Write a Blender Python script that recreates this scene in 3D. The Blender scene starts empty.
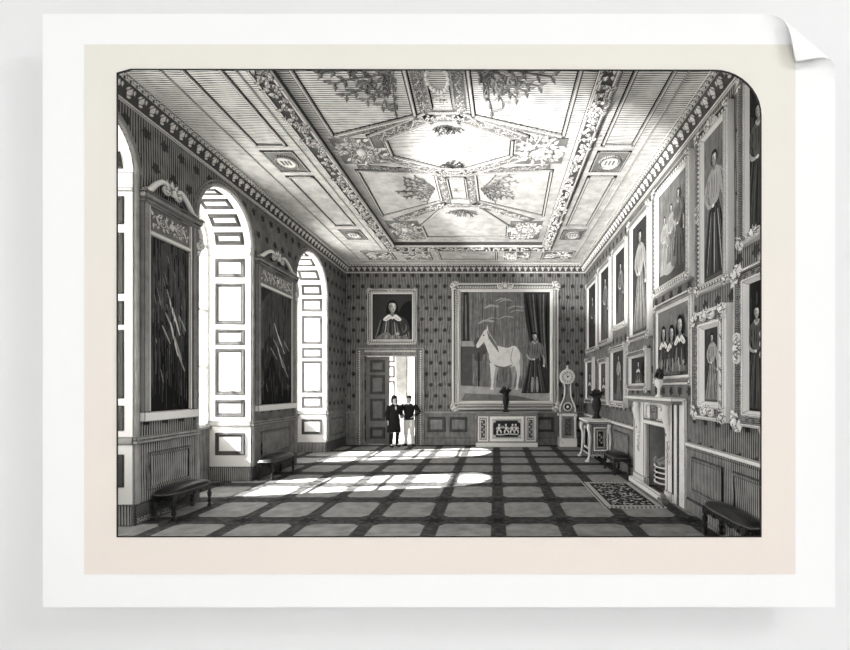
import bpy, math, random
from mathutils import Vector, Matrix
random.seed(7)
PI = math.pi
scn = bpy.context.scene

# ------------------------------------------------------------------ camera, sky, sun, lamps, exposure
XL, XR, YB, YF = -5.25, 3.17, 15.09, 4.74          # room: left, right, back, front
ZC, XG = 6.30, -6.15                                # ceiling, window glass plane
cam_d = bpy.data.cameras.new('camera'); cam = bpy.data.objects.new('camera', cam_d)
scn.collection.objects.link(cam); scn.camera = cam
cam.location = (0, 0, 2.0); cam.rotation_euler = (PI/2, 0, 0)
cam_d.sensor_width = 36.0; cam_d.lens = 36.0*430/850
cam_d.shift_x = -70/850; cam_d.shift_y = 63/850
cam_d.clip_start = 0.05; cam_d.clip_end = 200

w = bpy.data.worlds.new('sky'); scn.world = w; w.use_nodes = True
bg = w.node_tree.nodes['Background']
bg.inputs[0].default_value = (1.0, 0.995, 0.985, 1); bg.inputs[1].default_value = 10.5

sd = bpy.data.lights.new('sun', 'SUN'); sun = bpy.data.objects.new('sun', sd)
scn.collection.objects.link(sun); sd.energy = 54.0; sd.angle = math.radians(0.6); sd.color = (1.0, 0.985, 0.965)
sun.rotation_euler = Vector((1.0, 0.20, -0.95)).to_track_quat('-Z', 'Y').to_euler()

ld = bpy.data.lights.new('added_shell_lamp', 'AREA'); lamp = bpy.data.objects.new('added_shell_lamp', ld)
scn.collection.objects.link(lamp); ld.shape = 'DISK'; ld.size = 4.5; ld.energy = 3350.0; ld.color = (1, 1, 1)
lamp.location = (24.0, -6.6, 18.5)
lamp.rotation_euler = (Vector((-1.0, 4.5, 2.2)) - Vector(lamp.location)).to_track_quat('-Z', 'Y').to_euler()

fd_ = bpy.data.lights.new('added_fill_light', 'AREA'); fill = bpy.data.objects.new('added_fill_light', fd_)
scn.collection.objects.link(fill); fd_.shape = 'RECTANGLE'; fd_.size = 12.0; fd_.size_y = 7.0; fd_.energy = 455.0; fd_.color = (1, 1, 1)
fill.location = (-4.0, -7.8, 2.4); fill.rotation_euler = (PI/2, 0, 0)  # added fill panel, unseen, upright at the rear to even the light

ud = bpy.data.lights.new('added_ceiling_spot', 'SPOT'); upl = bpy.data.objects.new('added_ceiling_spot', ud)
scn.collection.objects.link(upl); ud.energy = 13500.0; ud.spot_size = math.radians(27); ud.spot_blend = 0.35; ud.shadow_soft_size = 0.12; ud.color = (1, 0.99, 0.97)
upl.location = (-4.6, -0.6, -1.1); upl.rotation_euler = (Vector((1.75, 10.4, 6.3)) - Vector(upl.location)).to_track_quat('-Z', 'Y').to_euler()  # added spot, out of view, whitening the right part of the ceiling

scn.view_settings.view_transform = 'Standard'; scn.view_settings.look = 'None'
scn.view_settings.gamma = 1.0; scn.view_settings.use_curve_mapping = False
scn.view_settings.exposure = 0.0
scn.cycles.use_denoising = True; scn.cycles.denoising_prefilter = 'ACCURATE'
scn.cycles.max_bounces = 8; scn.cycles.diffuse_bounces = 5; scn.cycles.transparent_max_bounces = 12
scn.cycles.sample_clamp_indirect = 6.0

# ------------------------------------------------------------------ node helper
class X:
    """a scalar socket with arithmetic"""
    def __init__(s, nt, sock): s.nt, s.s = nt, sock
    def _op(s, op, *a):
        n = s.nt.nodes.new('ShaderNodeMath'); n.operation = op
        for i, q in enumerate((s,)+a):
            if isinstance(q, X): s.nt.links.new(q.s, n.inputs[i])
            else: n.inputs[i].default_value = q
        return X(s.nt, n.outputs[0])
    def __add__(s, o): return s._op('ADD', o)
    def __sub__(s, o): return s._op('SUBTRACT', o)
    def __mul__(s, o): return s._op('MULTIPLY', o)
    def __truediv__(s, o): return s._op('DIVIDE', o)
    __radd__ = __add__; __rmul__ = __mul__
    def frac(s): return s._op('FRACT')
    def abs(s): return s._op('ABSOLUTE')
    def mn(s, o): return s._op('MINIMUM', o)
    def mx(s, o): return s._op('MAXIMUM', o)
    def step(s, e, soft):                            # 0 below e, 1 above, soft ramp
        n = s.nt.nodes.new('ShaderNodeMapRange'); n.interpolation_type = 'SMOOTHSTEP'
        s.nt.links.new(s.s, n.inputs[0])
        for i, q in ((1, e-soft), (2, e+soft)): n.inputs[i].default_value = q
        return X(s.nt, n.outputs[0])

def coords(nt):
    tc = nt.nodes.new('ShaderNodeTexCoord'); sp = nt.nodes.new('ShaderNodeSeparateXYZ')
    nt.links.new(tc.outputs['Object'], sp.inputs[0])
    return tc.outputs['Object'], [X(nt, sp.outputs[i]) for i in range(3)]

def noise(nt, vec, scale, detail=2.0):
    n = nt.nodes.new('ShaderNodeTexNoise'); n.inputs['Scale'].default_value = scale; n.inputs['Detail'].default_value = detail
    nt.links.new(vec, n.inputs['Vector'])
    return X(nt, n.outputs[0])

WARM = (1.0, 0.988, 0.955)
def tone(v): return (v*WARM[0], v*WARM[1], v*WARM[2], 1)

def mixc(nt, fac, a, b):
    n = nt.nodes.new('ShaderNodeMix'); n.data_type = 'RGBA'
    if isinstance(fac, X): nt.links.new(fac.s, n.inputs[0])
    else: n.inputs[0].default_value = fac
    for k, q in ((6, a), (7, b)):
        if isinstance(q, tuple): n.inputs[k].default_value = q
        else: nt.links.new(q, n.inputs[k])
    return n.outputs[2]

def ink(name, base, dark=0.03, hatch=None, edge=0.024, rough=0.9, spec=0.08, pattern=None):
    """engraved surface: a paper tone ruled with fine ink lines (axis, period, coverage) and outlined along its edges"""
    m = bpy.data.materials.new(name); m.use_nodes = True; nt = m.node_tree
    b = nt.nodes['Principled BSDF']; b.inputs['Roughness'].default_value = rough
    b.inputs['Specular IOR Level'].default_value = spec
    vec, c = coords(nt)
    col = tone(base)
    if pattern: col = pattern(nt, vec, c, col)
    if hatch:
        ax, per, cov = hatch
        v = c['xyz'.index(ax)]
        wob = noise(nt, vec, 1.3)
        u = (v/(per*0.72) + wob*1.6).frac()
        t = (u - 0.5).abs()*2.0 + (noise(nt, vec, 5.0, 4.0) - 0.5)*0.8
        col = mixc(nt, t.step(1.0-cov, 0.14), col, tone(dark))
    if edge:
        bv = nt.nodes.new('ShaderNodeBevel'); bv.samples = 4; bv.inputs[0].default_value = edge
        ge = nt.nodes.new('ShaderNodeNewGeometry')
        d = nt.nodes.new('ShaderNodeVectorMath'); d.operation = 'DOT_PRODUCT'
        nt.links.new(bv.outputs[0], d.inputs[0]); nt.links.new(ge.outputs['Normal'], d.inputs[1])
        e = X(nt, d.outputs['Value']).step(0.93, 0.04)
        col = mixc(nt, e, tone(0.02), col)
    if isinstance(col, tuple): b.inputs['Base Color'].default_value = col
    else: nt.links.new(col, b.inputs['Base Color'])
    return m

def flower_paper(nt, vec, c, col, ax, cell=0.32, r0=0.085, dark=0.06):
    u0, v0 = c[ax]/cell, c[2]/(cell*1.2)
    row = v0._op('FLOOR')
    u = ((u0 + row*0.5).frac() - 0.5)*cell
    v = (v0.frac() - 0.5)*cell*1.2
    ang = v._op('ARCTAN2', u)
    r = (u*u + v*v)._op('SQRT')
    lim = (ang*5.0 + row*1.7)._op('COSINE')*0.13 + 0.80
    f = (lim*r0 - r).step(0.0, 0.012)
    return mixc(nt, f, col, tone(dark))

def carpet_pattern(nt, vec, c, col):
    cx, cy = 0.965, 1.2
    u = ((c[0] - 0.05)/cx + 100.0).frac(); v = ((c[1] - 6.5)/cy + 100.0).frac()
    a = (u - 0.5).abs()*cx; b = (v - 0.5).abs()*cy
    inside = (a*-1.0 + 0.375).mn(b*-1.0 + 0.43).mn((a + b)*-0.7 + 0.50)
    nz = noise(nt, vec, 9.0)
    f = inside.step(0.0, 0.012)
    # dark rosettes where the strips cross
    uu = ((u + 0.5).frac() - 0.5)*cx; vv = ((v + 0.5).frac() - 0.5)*cy
    ang = vv._op('ARCTAN2', uu); r = (uu*uu + vv*vv)._op('SQRT')
    ro = (((ang*6.0)._op('COSINE')*0.3 + 0.75)*0.15 - r).step(0.0, 0.012)
    strip = mixc(nt, nz.step(0.52, 0.10), tone(0.035), tone(0.07))
    strip = mixc(nt, ro, strip, tone(0.012))
    tile = mixc(nt, noise(nt, vec, 4.0).step(0.5, 0.25), tone(0.34), tone(0.27))
    return mixc(nt, f, strip, tile)

def rug_pattern(nt, vec, c, col):
    # runs in the rug's own coordinates: half size 0.52 x 0.98
    a = c[0].abs()*-1.0 + 0.515; b = c[1].abs()*-1.0 + 0.975
    e = a.mn(b)
    n1 = noise(nt, vec, 14.0, 3.0)
    field = mixc(nt, n1.step(0.56, 0.03), tone(0.02), tone(0.42))
    rope = ((c[0] + c[1])*14.0).frac().step(0.55, 0.08)
    border = mixc(nt, rope, tone(0.62), tone(0.10))
    col = mixc(nt, e.step(0.15, 0.006), border, field)
    line = ((e - 0.15).abs()*-1.0 + 0.016).step(0.0, 0.003).mx(((e - 0.03).abs()*-1.0 + 0.012).step(0.0, 0.003))
    return mixc(nt, line, col, tone(0.02))

def cream_pattern(nt, vec, c, col):
    g = ((c[2] - (-0.2))/6.0)
    f = g.step(0.5, 0.5)
    a = mixc(nt, f, (0.845, 0.765, 0.70, 1), (0.815, 0.79, 0.715, 1))
    return mixc(nt, noise(nt, vec, 60.0).step(0.5, 0.3)*0.06, a, (0.70, 0.66, 0.58, 1))

def marble_pattern(nt, vec, c, col):
    return mixc(nt, noise(nt, vec, 7.0, 4.0).step(0.66, 0.05)*0.25, col, tone(0.35))

M = {}
M['white'] = ink('white_paint', 0.86, edge=0.030)
M['sash'] = ink('sash_paint', 0.80, edge=0.027)
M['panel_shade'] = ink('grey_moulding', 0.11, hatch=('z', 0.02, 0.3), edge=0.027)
M['plaster'] = ink('added_shell_plaster', 0.80, edge=0)
M['paper'] = ink('white_print_paper', 0.93, edge=0, spec=0.02)
M['paper'].node_tree.nodes['Principled BSDF'].inputs['Base Color'].default_value = (0.93, 0.93, 0.925, 1)
M['plaster'].node_tree.nodes['Principled BSDF'].inputs['Base Color'].default_value = (0.84, 0.84, 0.84, 1)
M['cream'] = ink('cream_print_paper', 0.85, edge=0, spec=0.02, pattern=cream_pattern)
M['black'] = ink('printing_ink', 0.03, edge=0)
M['wall_x'] = ink('flowered_wallpaper_across', 0.29, hatch=('x', 0.075, 0.42), edge=0, pattern=lambda nt, v, c, k: flower_paper(nt, v, c, k, 0))
M['wall_y'] = ink('flowered_wallpaper_along', 0.29, hatch=('y', 0.065, 0.46), edge=0, pattern=lambda nt, v, c, k: flower_paper(nt, v, c, k, 1, 0.36, 0.095))
M['wood'] = ink('grained_wainscot', 0.33, hatch=('x', 0.06, 0.38), edge=0.030)
M['wood_h'] = ink('grained_wainscot_upright', 0.34, hatch=('y', 0.06, 0.42), edge=0.030)
M['wood_dark'] = ink('dark_grained_wood', 0.17, hatch=('z', 0.03, 0.5), edge=0.027)
M['door'] = ink('door_paint', 0.24, hatch=('x', 0.05, 0.25), edge=0.03)
M['rail'] = ink('moulded_rail', 0.42, hatch=('z', 0.02, 0.3), edge=0.027)
M['ceil'] = ink('ceiling_plaster', 0.87, hatch=('y', 0.06, 0.30), edge=0)
M['ceil_mould'] = ink('ceiling_moulding', 0.80, edge=0.030)
M['relief'] = ink('pale_relief', 0.82, edge=0.019)
M['relief_ground'] = ink('relief_ground', 0.34, hatch=('y', 0.04, 0.4), edge=0)
M['foliage'] = ink('shaded_foliage', 0.46, hatch=('x', 0.02, 0.4), edge=0.019)
M['frieze'] = ink('cornice_ground', 0.09, edge=0)
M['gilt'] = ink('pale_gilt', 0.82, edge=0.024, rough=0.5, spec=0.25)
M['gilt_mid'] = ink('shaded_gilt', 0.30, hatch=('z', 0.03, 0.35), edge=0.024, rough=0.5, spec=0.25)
M['ebony'] = ink('ebonised_wood', 0.018, edge=0, rough=0.45, spec=0.3)
M['leather'] = ink('dark_leather', 0.014, edge=0, rough=0.30, spec=0.3)
M['carpet'] = ink('strapwork_carpet', 0.3, hatch=('y', 0.07, 0.26), edge=0, pattern=carpet_pattern)
M['rug'] = ink('hearth_rug', 0.3, edge=0, pattern=rug_pattern)
M['marble'] = ink('white_marble', 0.84, edge=0.027, rough=0.5, spec=0.3, pattern=marble_pattern)
M['iron'] = ink('dark_iron', 0.035, edge=0, rough=0.4, spec=0.5)
M['ash'] = ink('pale_coals', 0.45, hatch=('z', 0.02, 0.4), edge=0.01)
M['soot'] = ink('sooty_brick', 0.10, hatch=('z', 0.05, 0.4), edge=0)
M['skin'] = ink('skin', 0.62, edge=0)
M['dark_cloth'] = ink('dark_cloth', 0.022, edge=0)
M['white_cloth'] = ink('white_cloth', 0.82, edge=0)
M['hair'] = ink('dark_hair', 0.02, edge=0)
M['stone'] = ink('hall_and_added_terrace_stone', 0.62, edge=0)
PT = [ink('paint_tone_%s' % n, v, hatch=('x', 0.028, h), edge=0) for n, v, h in
      (('black', 0.015, 0), ('dark', 0.05, 0.3), ('umber', 0.13, 0.35), ('grey', 0.27, 0.35), ('pale', 0.50, 0.22), ('white', 0.80, 0.02))]
gm = bpy.data.materials.new('window_glass'); gm.use_nodes = True
nt = gm.node_tree; nt.nodes.remove(nt.nodes['Principled BSDF'])
tr = nt.nodes.new('ShaderNodeBsdfTransparent'); gl = nt.nodes.new('ShaderNodeBsdfGlossy'); mx_ = nt.nodes.new('ShaderNodeMixShader')
gl.inputs['Roughness'].default_value = 0.05; mx_.inputs[0].default_value = 0.05
nt.links.new(tr.outputs[0], mx_.inputs[1]); nt.links.new(gl.outputs[0], mx_.inputs[2])
nt.links.new(mx_.outputs[0], nt.nodes['Material Output'].inputs[0]); M['glass'] = gm

# ------------------------------------------------------------------ mesh helpers
class MB:
    def __init__(s): s.v, s.f, s.mi, s.sm = [], [], [], []; s.M = Matrix()
    def add(s, vs, fs, mi=0, smooth=False):
        o = len(s.v); s.v += [tuple(s.M @ Vector(q)) for q in vs]
        for q in fs: s.f.append([o+i for i in q]); s.mi.append(mi); s.sm.append(smooth)
    def box(s, x0, x1, y0, y1, z0, z1, mi=0):
        s.add([(x0,y0,z0),(x1,y0,z0),(x1,y1,z0),(x0,y1,z0),(x0,y0,z1),(x1,y0,z1),(x1,y1,z1),(x0,y1,z1)],
              [(0,3,2,1),(4,5,6,7),(0,1,5,4),(1,2,6,5),(2,3,7,6),(3,0,4,7)], mi)
    def prism(s, poly, d0, d1, axes='xzy', mi=0):
        """polygon in the first two axes, extruded along the third"""
        ia = ['xyz'.index(a) for a in axes]; n = len(poly)
        def P(p, d):
            q = [0, 0, 0]; q[ia[0]], q[ia[1]], q[ia[2]] = p[0], p[1], d; return q
        vs = [P(p, d0) for p in poly] + [P(p, d1) for p in poly]
        s.add(vs, [tuple(range(n))[::-1], tuple(range(n, 2*n))] + [(i, (i+1) % n, n+(i+1) % n, n+i) for i in range(n)], mi)
    def tube(s, pts, r, n=8, mi=0, cap=True):
        pts = [Vector(p) for p in pts]; k = len(pts)
        rs = r if isinstance(r, (list, tuple)) else [r]*k
        vs = []; ref = None
        for i, p in enumerate(pts):
            t = (pts[min(i+1, k-1)] - pts[max(i-1, 0)])
            t = t.normalized() if t.length > 1e-9 else Vector((0, 0, 1))
            if ref is None: ref = t.orthogonal().normalized()
            ref = (ref - t*ref.dot(t)); ref = ref.normalized() if ref.length > 1e-6 else t.orthogonal().normalized()
            b = t.cross(ref)
            vs += [p + (ref*math.cos(a) + b*math.sin(a))*rs[i] for a in (2*PI*j/n for j in range(n))]
        fs = [(i*n+j, i*n+(j+1) % n, (i+1)*n+(j+1) % n, (i+1)*n+j) for i in range(k-1) for j in range(n)]
        s.add(vs, fs, mi, True)
        if cap:
            s.add(vs[:n], [tuple(range(n))[::-1]], mi); s.add(vs[-n:], [tuple(range(n))], mi)
    def lathe(s, prof, c=(0, 0, 0), n=16, mi=0, sx=1.0, sy=1.0):
        k = len(prof); vs = []
        for r, z in prof:
            vs += [(c[0]+r*sx*math.cos(2*PI*j/n), c[1]+r*sy*math.sin(2*PI*j/n), c[2]+z) for j in range(n)]
        fs = [(i*n+j, i*n+(j+1) % n, (i+1)*n+(j+1) % n, (i+1)*n+j) for i in range(k-1) for j in range(n)]
        fs += [tuple(range(n))[::-1], tuple(range((k-1)*n, k*n))]
        s.add(vs, fs, mi, True)
    def ell(s, c, r, n=10, m=6, mi=0, rot=None):
        R = rot or Matrix.Identity(3); vs = []; c = Vector(c)
        for i in range(1, m):
            a = PI*i/m
            for j in range(n):
                b = 2*PI*j/n
                vs.append(c + R @ Vector((r[0]*math.sin(a)*math.cos(b), r[1]*math.sin(a)*math.sin(b), r[2]*math.cos(a))))
        vs += [c + R @ Vector((0, 0, r[2])), c - R @ Vector((0, 0, r[2]))]
        t, q = len(vs)-2, len(vs)-1
        fs = [(i*n+j, (i+1)*n+j, (i+1)*n+(j+1) % n, i*n+(j+1) % n) for i in range(m-2) for j in range(n)]
        fs += [(t, j, (j+1) % n) for j in range(n)] + [(q, (m-2)*n+(j+1) % n, (m-2)*n+j) for j in range(n)]
        s.add(vs, fs, mi, True)
    def ring(s, w, h, prof, cx=0, cz=0, mi=0, fill=None):
        """mitred rectangular moulding in the xz plane facing -y; prof = (inset, out)"""
        vs = []
        for ins, out in prof:
            a, b = w/2-ins, h/2-ins
            vs += [(cx-a, -out, cz-b), (cx+a, -out, cz-b), (cx+a, -out, cz+b), (cx-a, -out, cz+b)]
        k = len(prof)
        fs = [(i*4+j, i*4+(j+1) % 4, (i+1)*4+(j+1) % 4, (i+1)*4+j) for i in range(k-1) for j in range(4)]
        s.add(vs, fs, mi)
        if fill is not None: s.add(vs[-4:], [(0, 1, 2, 3)], fill)
    def leaf(s, p, d, n, L, W, H, mi=0):
        p, d, n = Vector(p), Vector(d).normalized(), Vector(n).normalized(); q = d.cross(n).normalized()
        m = p + d*L*0.45
        s.add([p, m+q*W/2, p+d*L+n*H*0.3, m-q*W/2, m+n*H], [(0, 1, 4), (1, 2, 4), (2, 3, 4), (3, 0, 4)], mi)
    def scroll(s, c, u, v, r, turns=1.4, a0=0.0, sgn=1, th=0.2, n=14, mi=0, sides=5):
        """a curling stem in the plane of u, v"""
        c, u, v = Vector(c), Vector(u), Vector(v); pts, rs = [], []
        for i in range(n):
            t = i/(n-1); a = a0 + sgn*turns*2*PI*t; q = r*(1-0.78*t)
            pts.append(c + u*q*math.cos(a) + v*q*math.sin(a)); rs.append(r*th*(1-0.35*t) if i else r*th*0.5)
        s.tube(pts, rs, sides, mi); s.ell(pts[-1], (r*th*1.3,)*3, 6, 4, mi)
    def build(s, name, mats, parent=None):
        me = bpy.data.meshes.new(name); me.from_pydata(s.v, [], s.f)
        for m in (mats if isinstance(mats, (list, tuple)) else [mats]): me.materials.append(m)
        me.polygons.foreach_set('material_index', s.mi); me.polygons.foreach_set('use_smooth', s.sm)
        me.update()
        o = bpy.data.objects.new(name, me); scn.collection.objects.link(o)
        if parent is not None: o.parent = parent
        return o

def thing(name, label, cat, loc=(0, 0, 0), rz=0.0, group=None):
    o = bpy.data.objects.new(name, None); scn.collection.objects.link(o)
    o.empty_display_size = 0.2; o.location = loc; o.rotation_euler = (0, 0, rz)
    o['label'] = label; o['category'] = cat
    if group: o['group'] = group
    return o
def struct(o): o['kind'] = 'structure'; return o
def dup(root, loc, label, rz=None, group=None):
    r = root.copy(); scn.collection.objects.link(r); r.location = loc; r['label'] = label
    if rz is not None: r.rotation_euler = (0, 0, rz)
    if group: r['group'] = group
    for ch in list(root.children):
        c = ch.copy(); scn.collection.objects.link(c); c.parent = r
        for g in list(ch.children):
            d = g.copy(); scn.collection.objects.link(d); d.parent = c
    return r
def spline(pts, k=5, closed=True):
    n = len(pts); out = []
    for i in range(n if closed else n-1):
        p0, p1, p2, p3 = (pts[(i+j-1) % n] if closed else pts[min(max(i+j-1, 0), n-1)] for j in range(4))
        for t in (q/k for q in range(k)):
            out.append(tuple(0.5*(2*b+(c-a)*t+(2*a-5*b+4*c-d)*t*t+(3*b-a-3*c+d)*t**3) for a, b, c, d in zip(p0, p1, p2, p3)))
    if not closed: out.append(tuple(pts[-1]))
    return out

# ------------------------------------------------------------------ the room: walls, windows
WINS = [(4.80, 6.25), (7.58, 9.26), (11.30, 13.40)]        # Y spans of the three arched embrasures
APEX = 5.86
def arch(y0, y1, z_apex, n=20):
    r = (y1-y0)/2; yc = (y0+y1)/2; zs = z_apex-r
    return [(yc + r*math.cos(PI*i/n), zs + r*math.sin(PI*i/n)) for i in range(n+1)], zs      # from y1 to y0
b = MB()
edges = [YF-0.02] + [q for wn in WINS for q in wn] + [YB+0.2]
for i in range(0, len(edges), 2): b.box(XL-1.0, XL, edges[i], edges[i+1], 0, ZC+0.2)
for y0, y1 in WINS:
    a, zs = arch(y0, y1, APEX)
    n = len(a)//2
    b.prism([(y1, ZC+0.2), (y1, zs)] + a[1:n+1] + [((y0+y1)/2, ZC+0.2)], XL-1.0, XL, 'yzx')
    b.prism([((y0+y1)/2, ZC+0.2)] + a[n:-1] + [(y0, zs), (y0, ZC+0.2)], XL-1.0, XL, 'yzx')
struct(b.build('wall_left', M['wall_y']))
for q in ((YF-0.02, 7.74, 0), (8.85, YB+0.3, 0), (7.74, 8.85, 1.30)):       # left open at the fireplace
    b = MB(); b.box(XR, XR+0.4, q[0], q[1], q[2], ZC+0.2); struct(b.build('wall_right', M['wall_y']))

DX0, DX1, DZ = -4.57, -2.77, 3.12                              # doorway in the back wall
b = MB()
b.box(XL-1.0, DX0, YB, YB+0.3, 0, ZC+0.2); b.box(DX1, XR+0.3, YB, YB+0.3, 0, ZC+0.2); b.box(DX0, DX1, YB, YB+0.3, DZ, ZC+0.2)
struct(b.build('wall_back', M['wall_x']))
b = MB(); b.box(XL-1.0, XR+0.4, YF-0.02, YB+0.3, -0.2, 0.0); struct(b.build('floor', M['carpet']))

def panel(mb, cx, cz, pw, ph, ring_mi, fill_mi, t=0.055, out=0.03):
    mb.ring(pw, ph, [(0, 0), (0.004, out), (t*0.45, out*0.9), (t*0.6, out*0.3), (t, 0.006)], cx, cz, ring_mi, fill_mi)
JAMB = [(0.56, 1.03), (1.38, 1.74), (1.85, 2.84), (2.92, 3.26), (3.37, 4.25), (4.38, 4.78)]
for k, (y0, y1) in enumerate(WINS):
    a, zs = arch(y0, y1, APEX)
    W = struct(bpy.data.objects.new('window_%d' % (k+1), None)); scn.collection.objects.link(W)
    W.location = (XG, (y0+y1)/2, 0)
    hw = (y1-y0)/2
    # white linings of both jambs with sunk panels; built in world, then moved under the window
    def local(mb): mb.M = Matrix.Translation((-XG, -(y0+y1)/2, 0)) @ mb.M
    for side in (1, -1):
        mb = MB(); yj = y1 if side == 1 else y0
        base = Matrix.Translation((-XG, -(y0+y1)/2, 0))
        dep = XL-XG
        if side == 1: T = Matrix.Translation(((XG+XL)/2, y1-0.012, 0))
        else: T = Matrix.Translation(((XG+XL)/2, y0+0.012, 0)) @ Matrix.Rotation(PI, 4, 'Z')
        mb.M = base @ T
        mb.box(-dep/2, dep/2, 0, 0.012, 0.0, zs, 0)
        for z0, z1 in JAMB:
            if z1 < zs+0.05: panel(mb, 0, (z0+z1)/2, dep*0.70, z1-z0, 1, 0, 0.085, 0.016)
        mb.box(-dep/2, dep/2, -0.016, 0, 1.18, 1.28, 2); mb.box(-dep/2, dep/2, -0.02, 0, 0.0, 0.30, 3)
        mb.box(-dep/2, dep/2, -0.014, 0, 4.86, 4.90, 0)
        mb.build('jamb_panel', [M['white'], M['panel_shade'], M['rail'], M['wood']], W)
    # arch soffit with coffers
    mb = MB(); mb.M = Matrix.Translation((-XG, -(y0+y1)/2, 0)); N = 40; R = hw; yc = (y0+y1)/2
    P = lambda r, t, x: (x, yc + r*math.cos(t), zs + r*math.sin(t))
    for i in range(N):
        t0, t1 = PI*i/N, PI*(i+1)/N
        mb.add([P(R-0.012, t0, XG), P(R-0.012, t1, XG), P(R-0.012, t1, XL), P(R-0.012, t0, XL)], [(0, 1, 2, 3)], 0)
    for i in range(7):
        t0, t1 = PI*(i+0.14)/7, PI*(i+0.86)/7; x0, x1 = XG+0.14, XL-0.14; e = 0.09; et = e/R
        o = [P(R-0.013, t0, x0), P(R-0.013, t1, x0), P(R-0.013, t1, x1), P(R-0.013, t0, x1)]
        i1 = [P(R-0.045, t0+et*.4, x0+e*.4), P(R-0.045, t1-et*.4, x0+e*.4), P(R-0.045, t1-et*.4, x1-e*.4), P(R-0.045, t0+et*.4, x1-e*.4)]
        i2 = [P(R-0.018, t0+et, x0+e), P(R-0.018, t1-et, x0+e), P(R-0.018, t1-et, x1-e), P(R-0.018, t0+et, x1-e)]
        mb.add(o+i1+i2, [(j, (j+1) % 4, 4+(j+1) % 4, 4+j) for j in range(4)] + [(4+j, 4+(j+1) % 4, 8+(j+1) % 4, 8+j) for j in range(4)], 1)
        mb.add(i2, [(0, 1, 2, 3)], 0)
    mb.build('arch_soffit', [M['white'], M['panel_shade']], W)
    # archivolt round the opening on the wall face
    mb = MB(); mb.M = Matrix.Translation((-XG, -yc, 0))
    pts = [(XL+0.02, y1+0.03, 0.3)] + [(XL+0.02, y1+0.03, zs*0.5)] + [(XL+0.02, yc+(R+0.03)*math.cos(PI*i/28), zs+(R+0.03)*math.sin(PI*i/28)) for i in range(29)] + [(XL+0.02, y0-0.03, zs*0.5), (XL+0.02, y0-0.03, 0.3)]
    mb.tube(pts, 0.035, 6, 0)
    pts2 = [(XL+0.01, yc+(R+0.10)*math.cos(PI*i/28), zs+(R+0.10)*math.sin(PI*i/28)) for i in range(29)]
    mb.tube(pts2, 0.02, 6, 0)
    mb.build('archivolt', M['rail'], W)
    # apron under the glass, sash with bars, glass
    mb = MB(); mb.box(-0.08, 0.0, -hw, hw, 0, 1.12, 0); mb.box(-0.08, 0.06, -hw, hw, 1.12, 1.18, 1)
    mb.M = Matrix.Rotation(PI/2, 4, 'Z'); panel(mb, 0, 0.75, hw*1.2, 0.5, 0, 0)
    mb.build('apron', [M['wood_h'], M['rail']], W)
    mb = MB(); B = 0.03
    mb.box(-0.06, 0.0, -hw, -hw+0.07, 1.18, zs); mb.box(-0.06, 0.0, hw-0.07, hw, 1.18, zs)
    for q in (-1/3, 1/3): mb.box(-0.05, -0.01, q*hw-B, q*hw+B, 1.18, zs+R*0.9)
    for z in (1.21, 2.45, 3.65, zs): mb.box(-0.05, -0.01, -hw, hw, z-B, z+B)
    ao = [(R*math.cos(PI*i/20), zs+R*math.sin(PI*i/20)) for i in range(21)]; ai = [((R-0.08)*math.cos(PI*i/20), zs+(R-0.08)*math.sin(PI*i/20)) for i in range(21)]
    for i in range(20): mb.prism([ao[i], ao[i+1], ai[i+1], ai[i]], -0.06, 0, 'yzx')
    fr = mb.build('sash_frame', M['sash'], W)
    mb = MB(); mb.prism([(hw, 1.18)] + ao + [(-hw, 1.18)], -0.035, -0.03, 'yzx')
    mb.build('glass', M['glass'], W)

# ------------------------------------------------------------------ wainscots, rails, baseboards, cornice
def run_left(mb, y0, y1):
    mb.box(XL, XL+0.02, y0, y1, 0.30, 1.18, 0); mb.box(XL, XL+0.07, y0-0.02, y1+0.02, 1.18, 1.23, 1); mb.box(XL, XL+0.045, y0-0.01, y1+0.01, 1.23, 1.28, 1)
    T = mb.M.copy(); mb.M = Matrix.Translation((XL+0.02, (y0+y1)/2, 0)) @ Matrix.Rotation(PI/2, 4, 'Z')
    panel(mb, 0, 0.74, (y1-y0)*0.66, 0.56, 0, 0, 0.09, 0.035); mb.M = T
piers = [(YF, WINS[0][0]), (WINS[0][1], WINS[1][0]), (WINS[1][1], WINS[2][0]), (WINS[2][1], YB)]
mb = MB(); bb = MB()
for y0, y1 in piers:
    if y1-y0 > 0.3:
        run_left(mb, y0, y1)
    bb.box(XL, XL+0.035, y0-0.01, y1+0.01 if y1 < YB else y1, 0, 0.30)
struct(mb.build('trim_1', [M['wood_h'], M['rail']])); struct(bb.build('baseboard_left', M['wood_dark']))
mb = MB()                                                      # back wall
for x0, x1, ps in ((XL, -4.87, []), (-2.53, XR, [-2.05, -1.28, 1.75, 2.85])):
    mb.box(x0, x1, YB-0.02, YB, 0.25, 1.10, 0); mb.box(x0, x1, YB-0.06, YB, 1.10, 1.19, 1)
    for p in ps:
        T = mb.M; mb.M = Matrix.Translation((p, YB-0.02, 0)); panel(mb, 0, 0.72, 0.62, 0.52, 2, 0, 0.10, 0.03); mb.M = T
struct(mb.build('trim_2', [M['wood'], M['rail'], M['wood_dark']]))
mb = MB(); mb.box(XL, -4.87, YB-0.04, YB, 0, 0.25); mb.box(-2.53, XR, YB-0.04, YB, 0, 0.25); struct(mb.build('baseboard_back', M['wood']))
mb = MB(); FY0, FY1 = 7.05, 9.66                               # right wall, broken by the chimneypiece
for y0, y1 in ((YF, FY0), (FY1, YB)):
    mb.box(XR-0.02, XR, y0, y1, 0.22, 1.04, 0); mb.box(XR-0.06, XR, y0, y1, 1.06, 1.12, 1); mb.box(XR-0.04, XR, y0, y1, 1.02, 1.06, 0)
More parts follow.
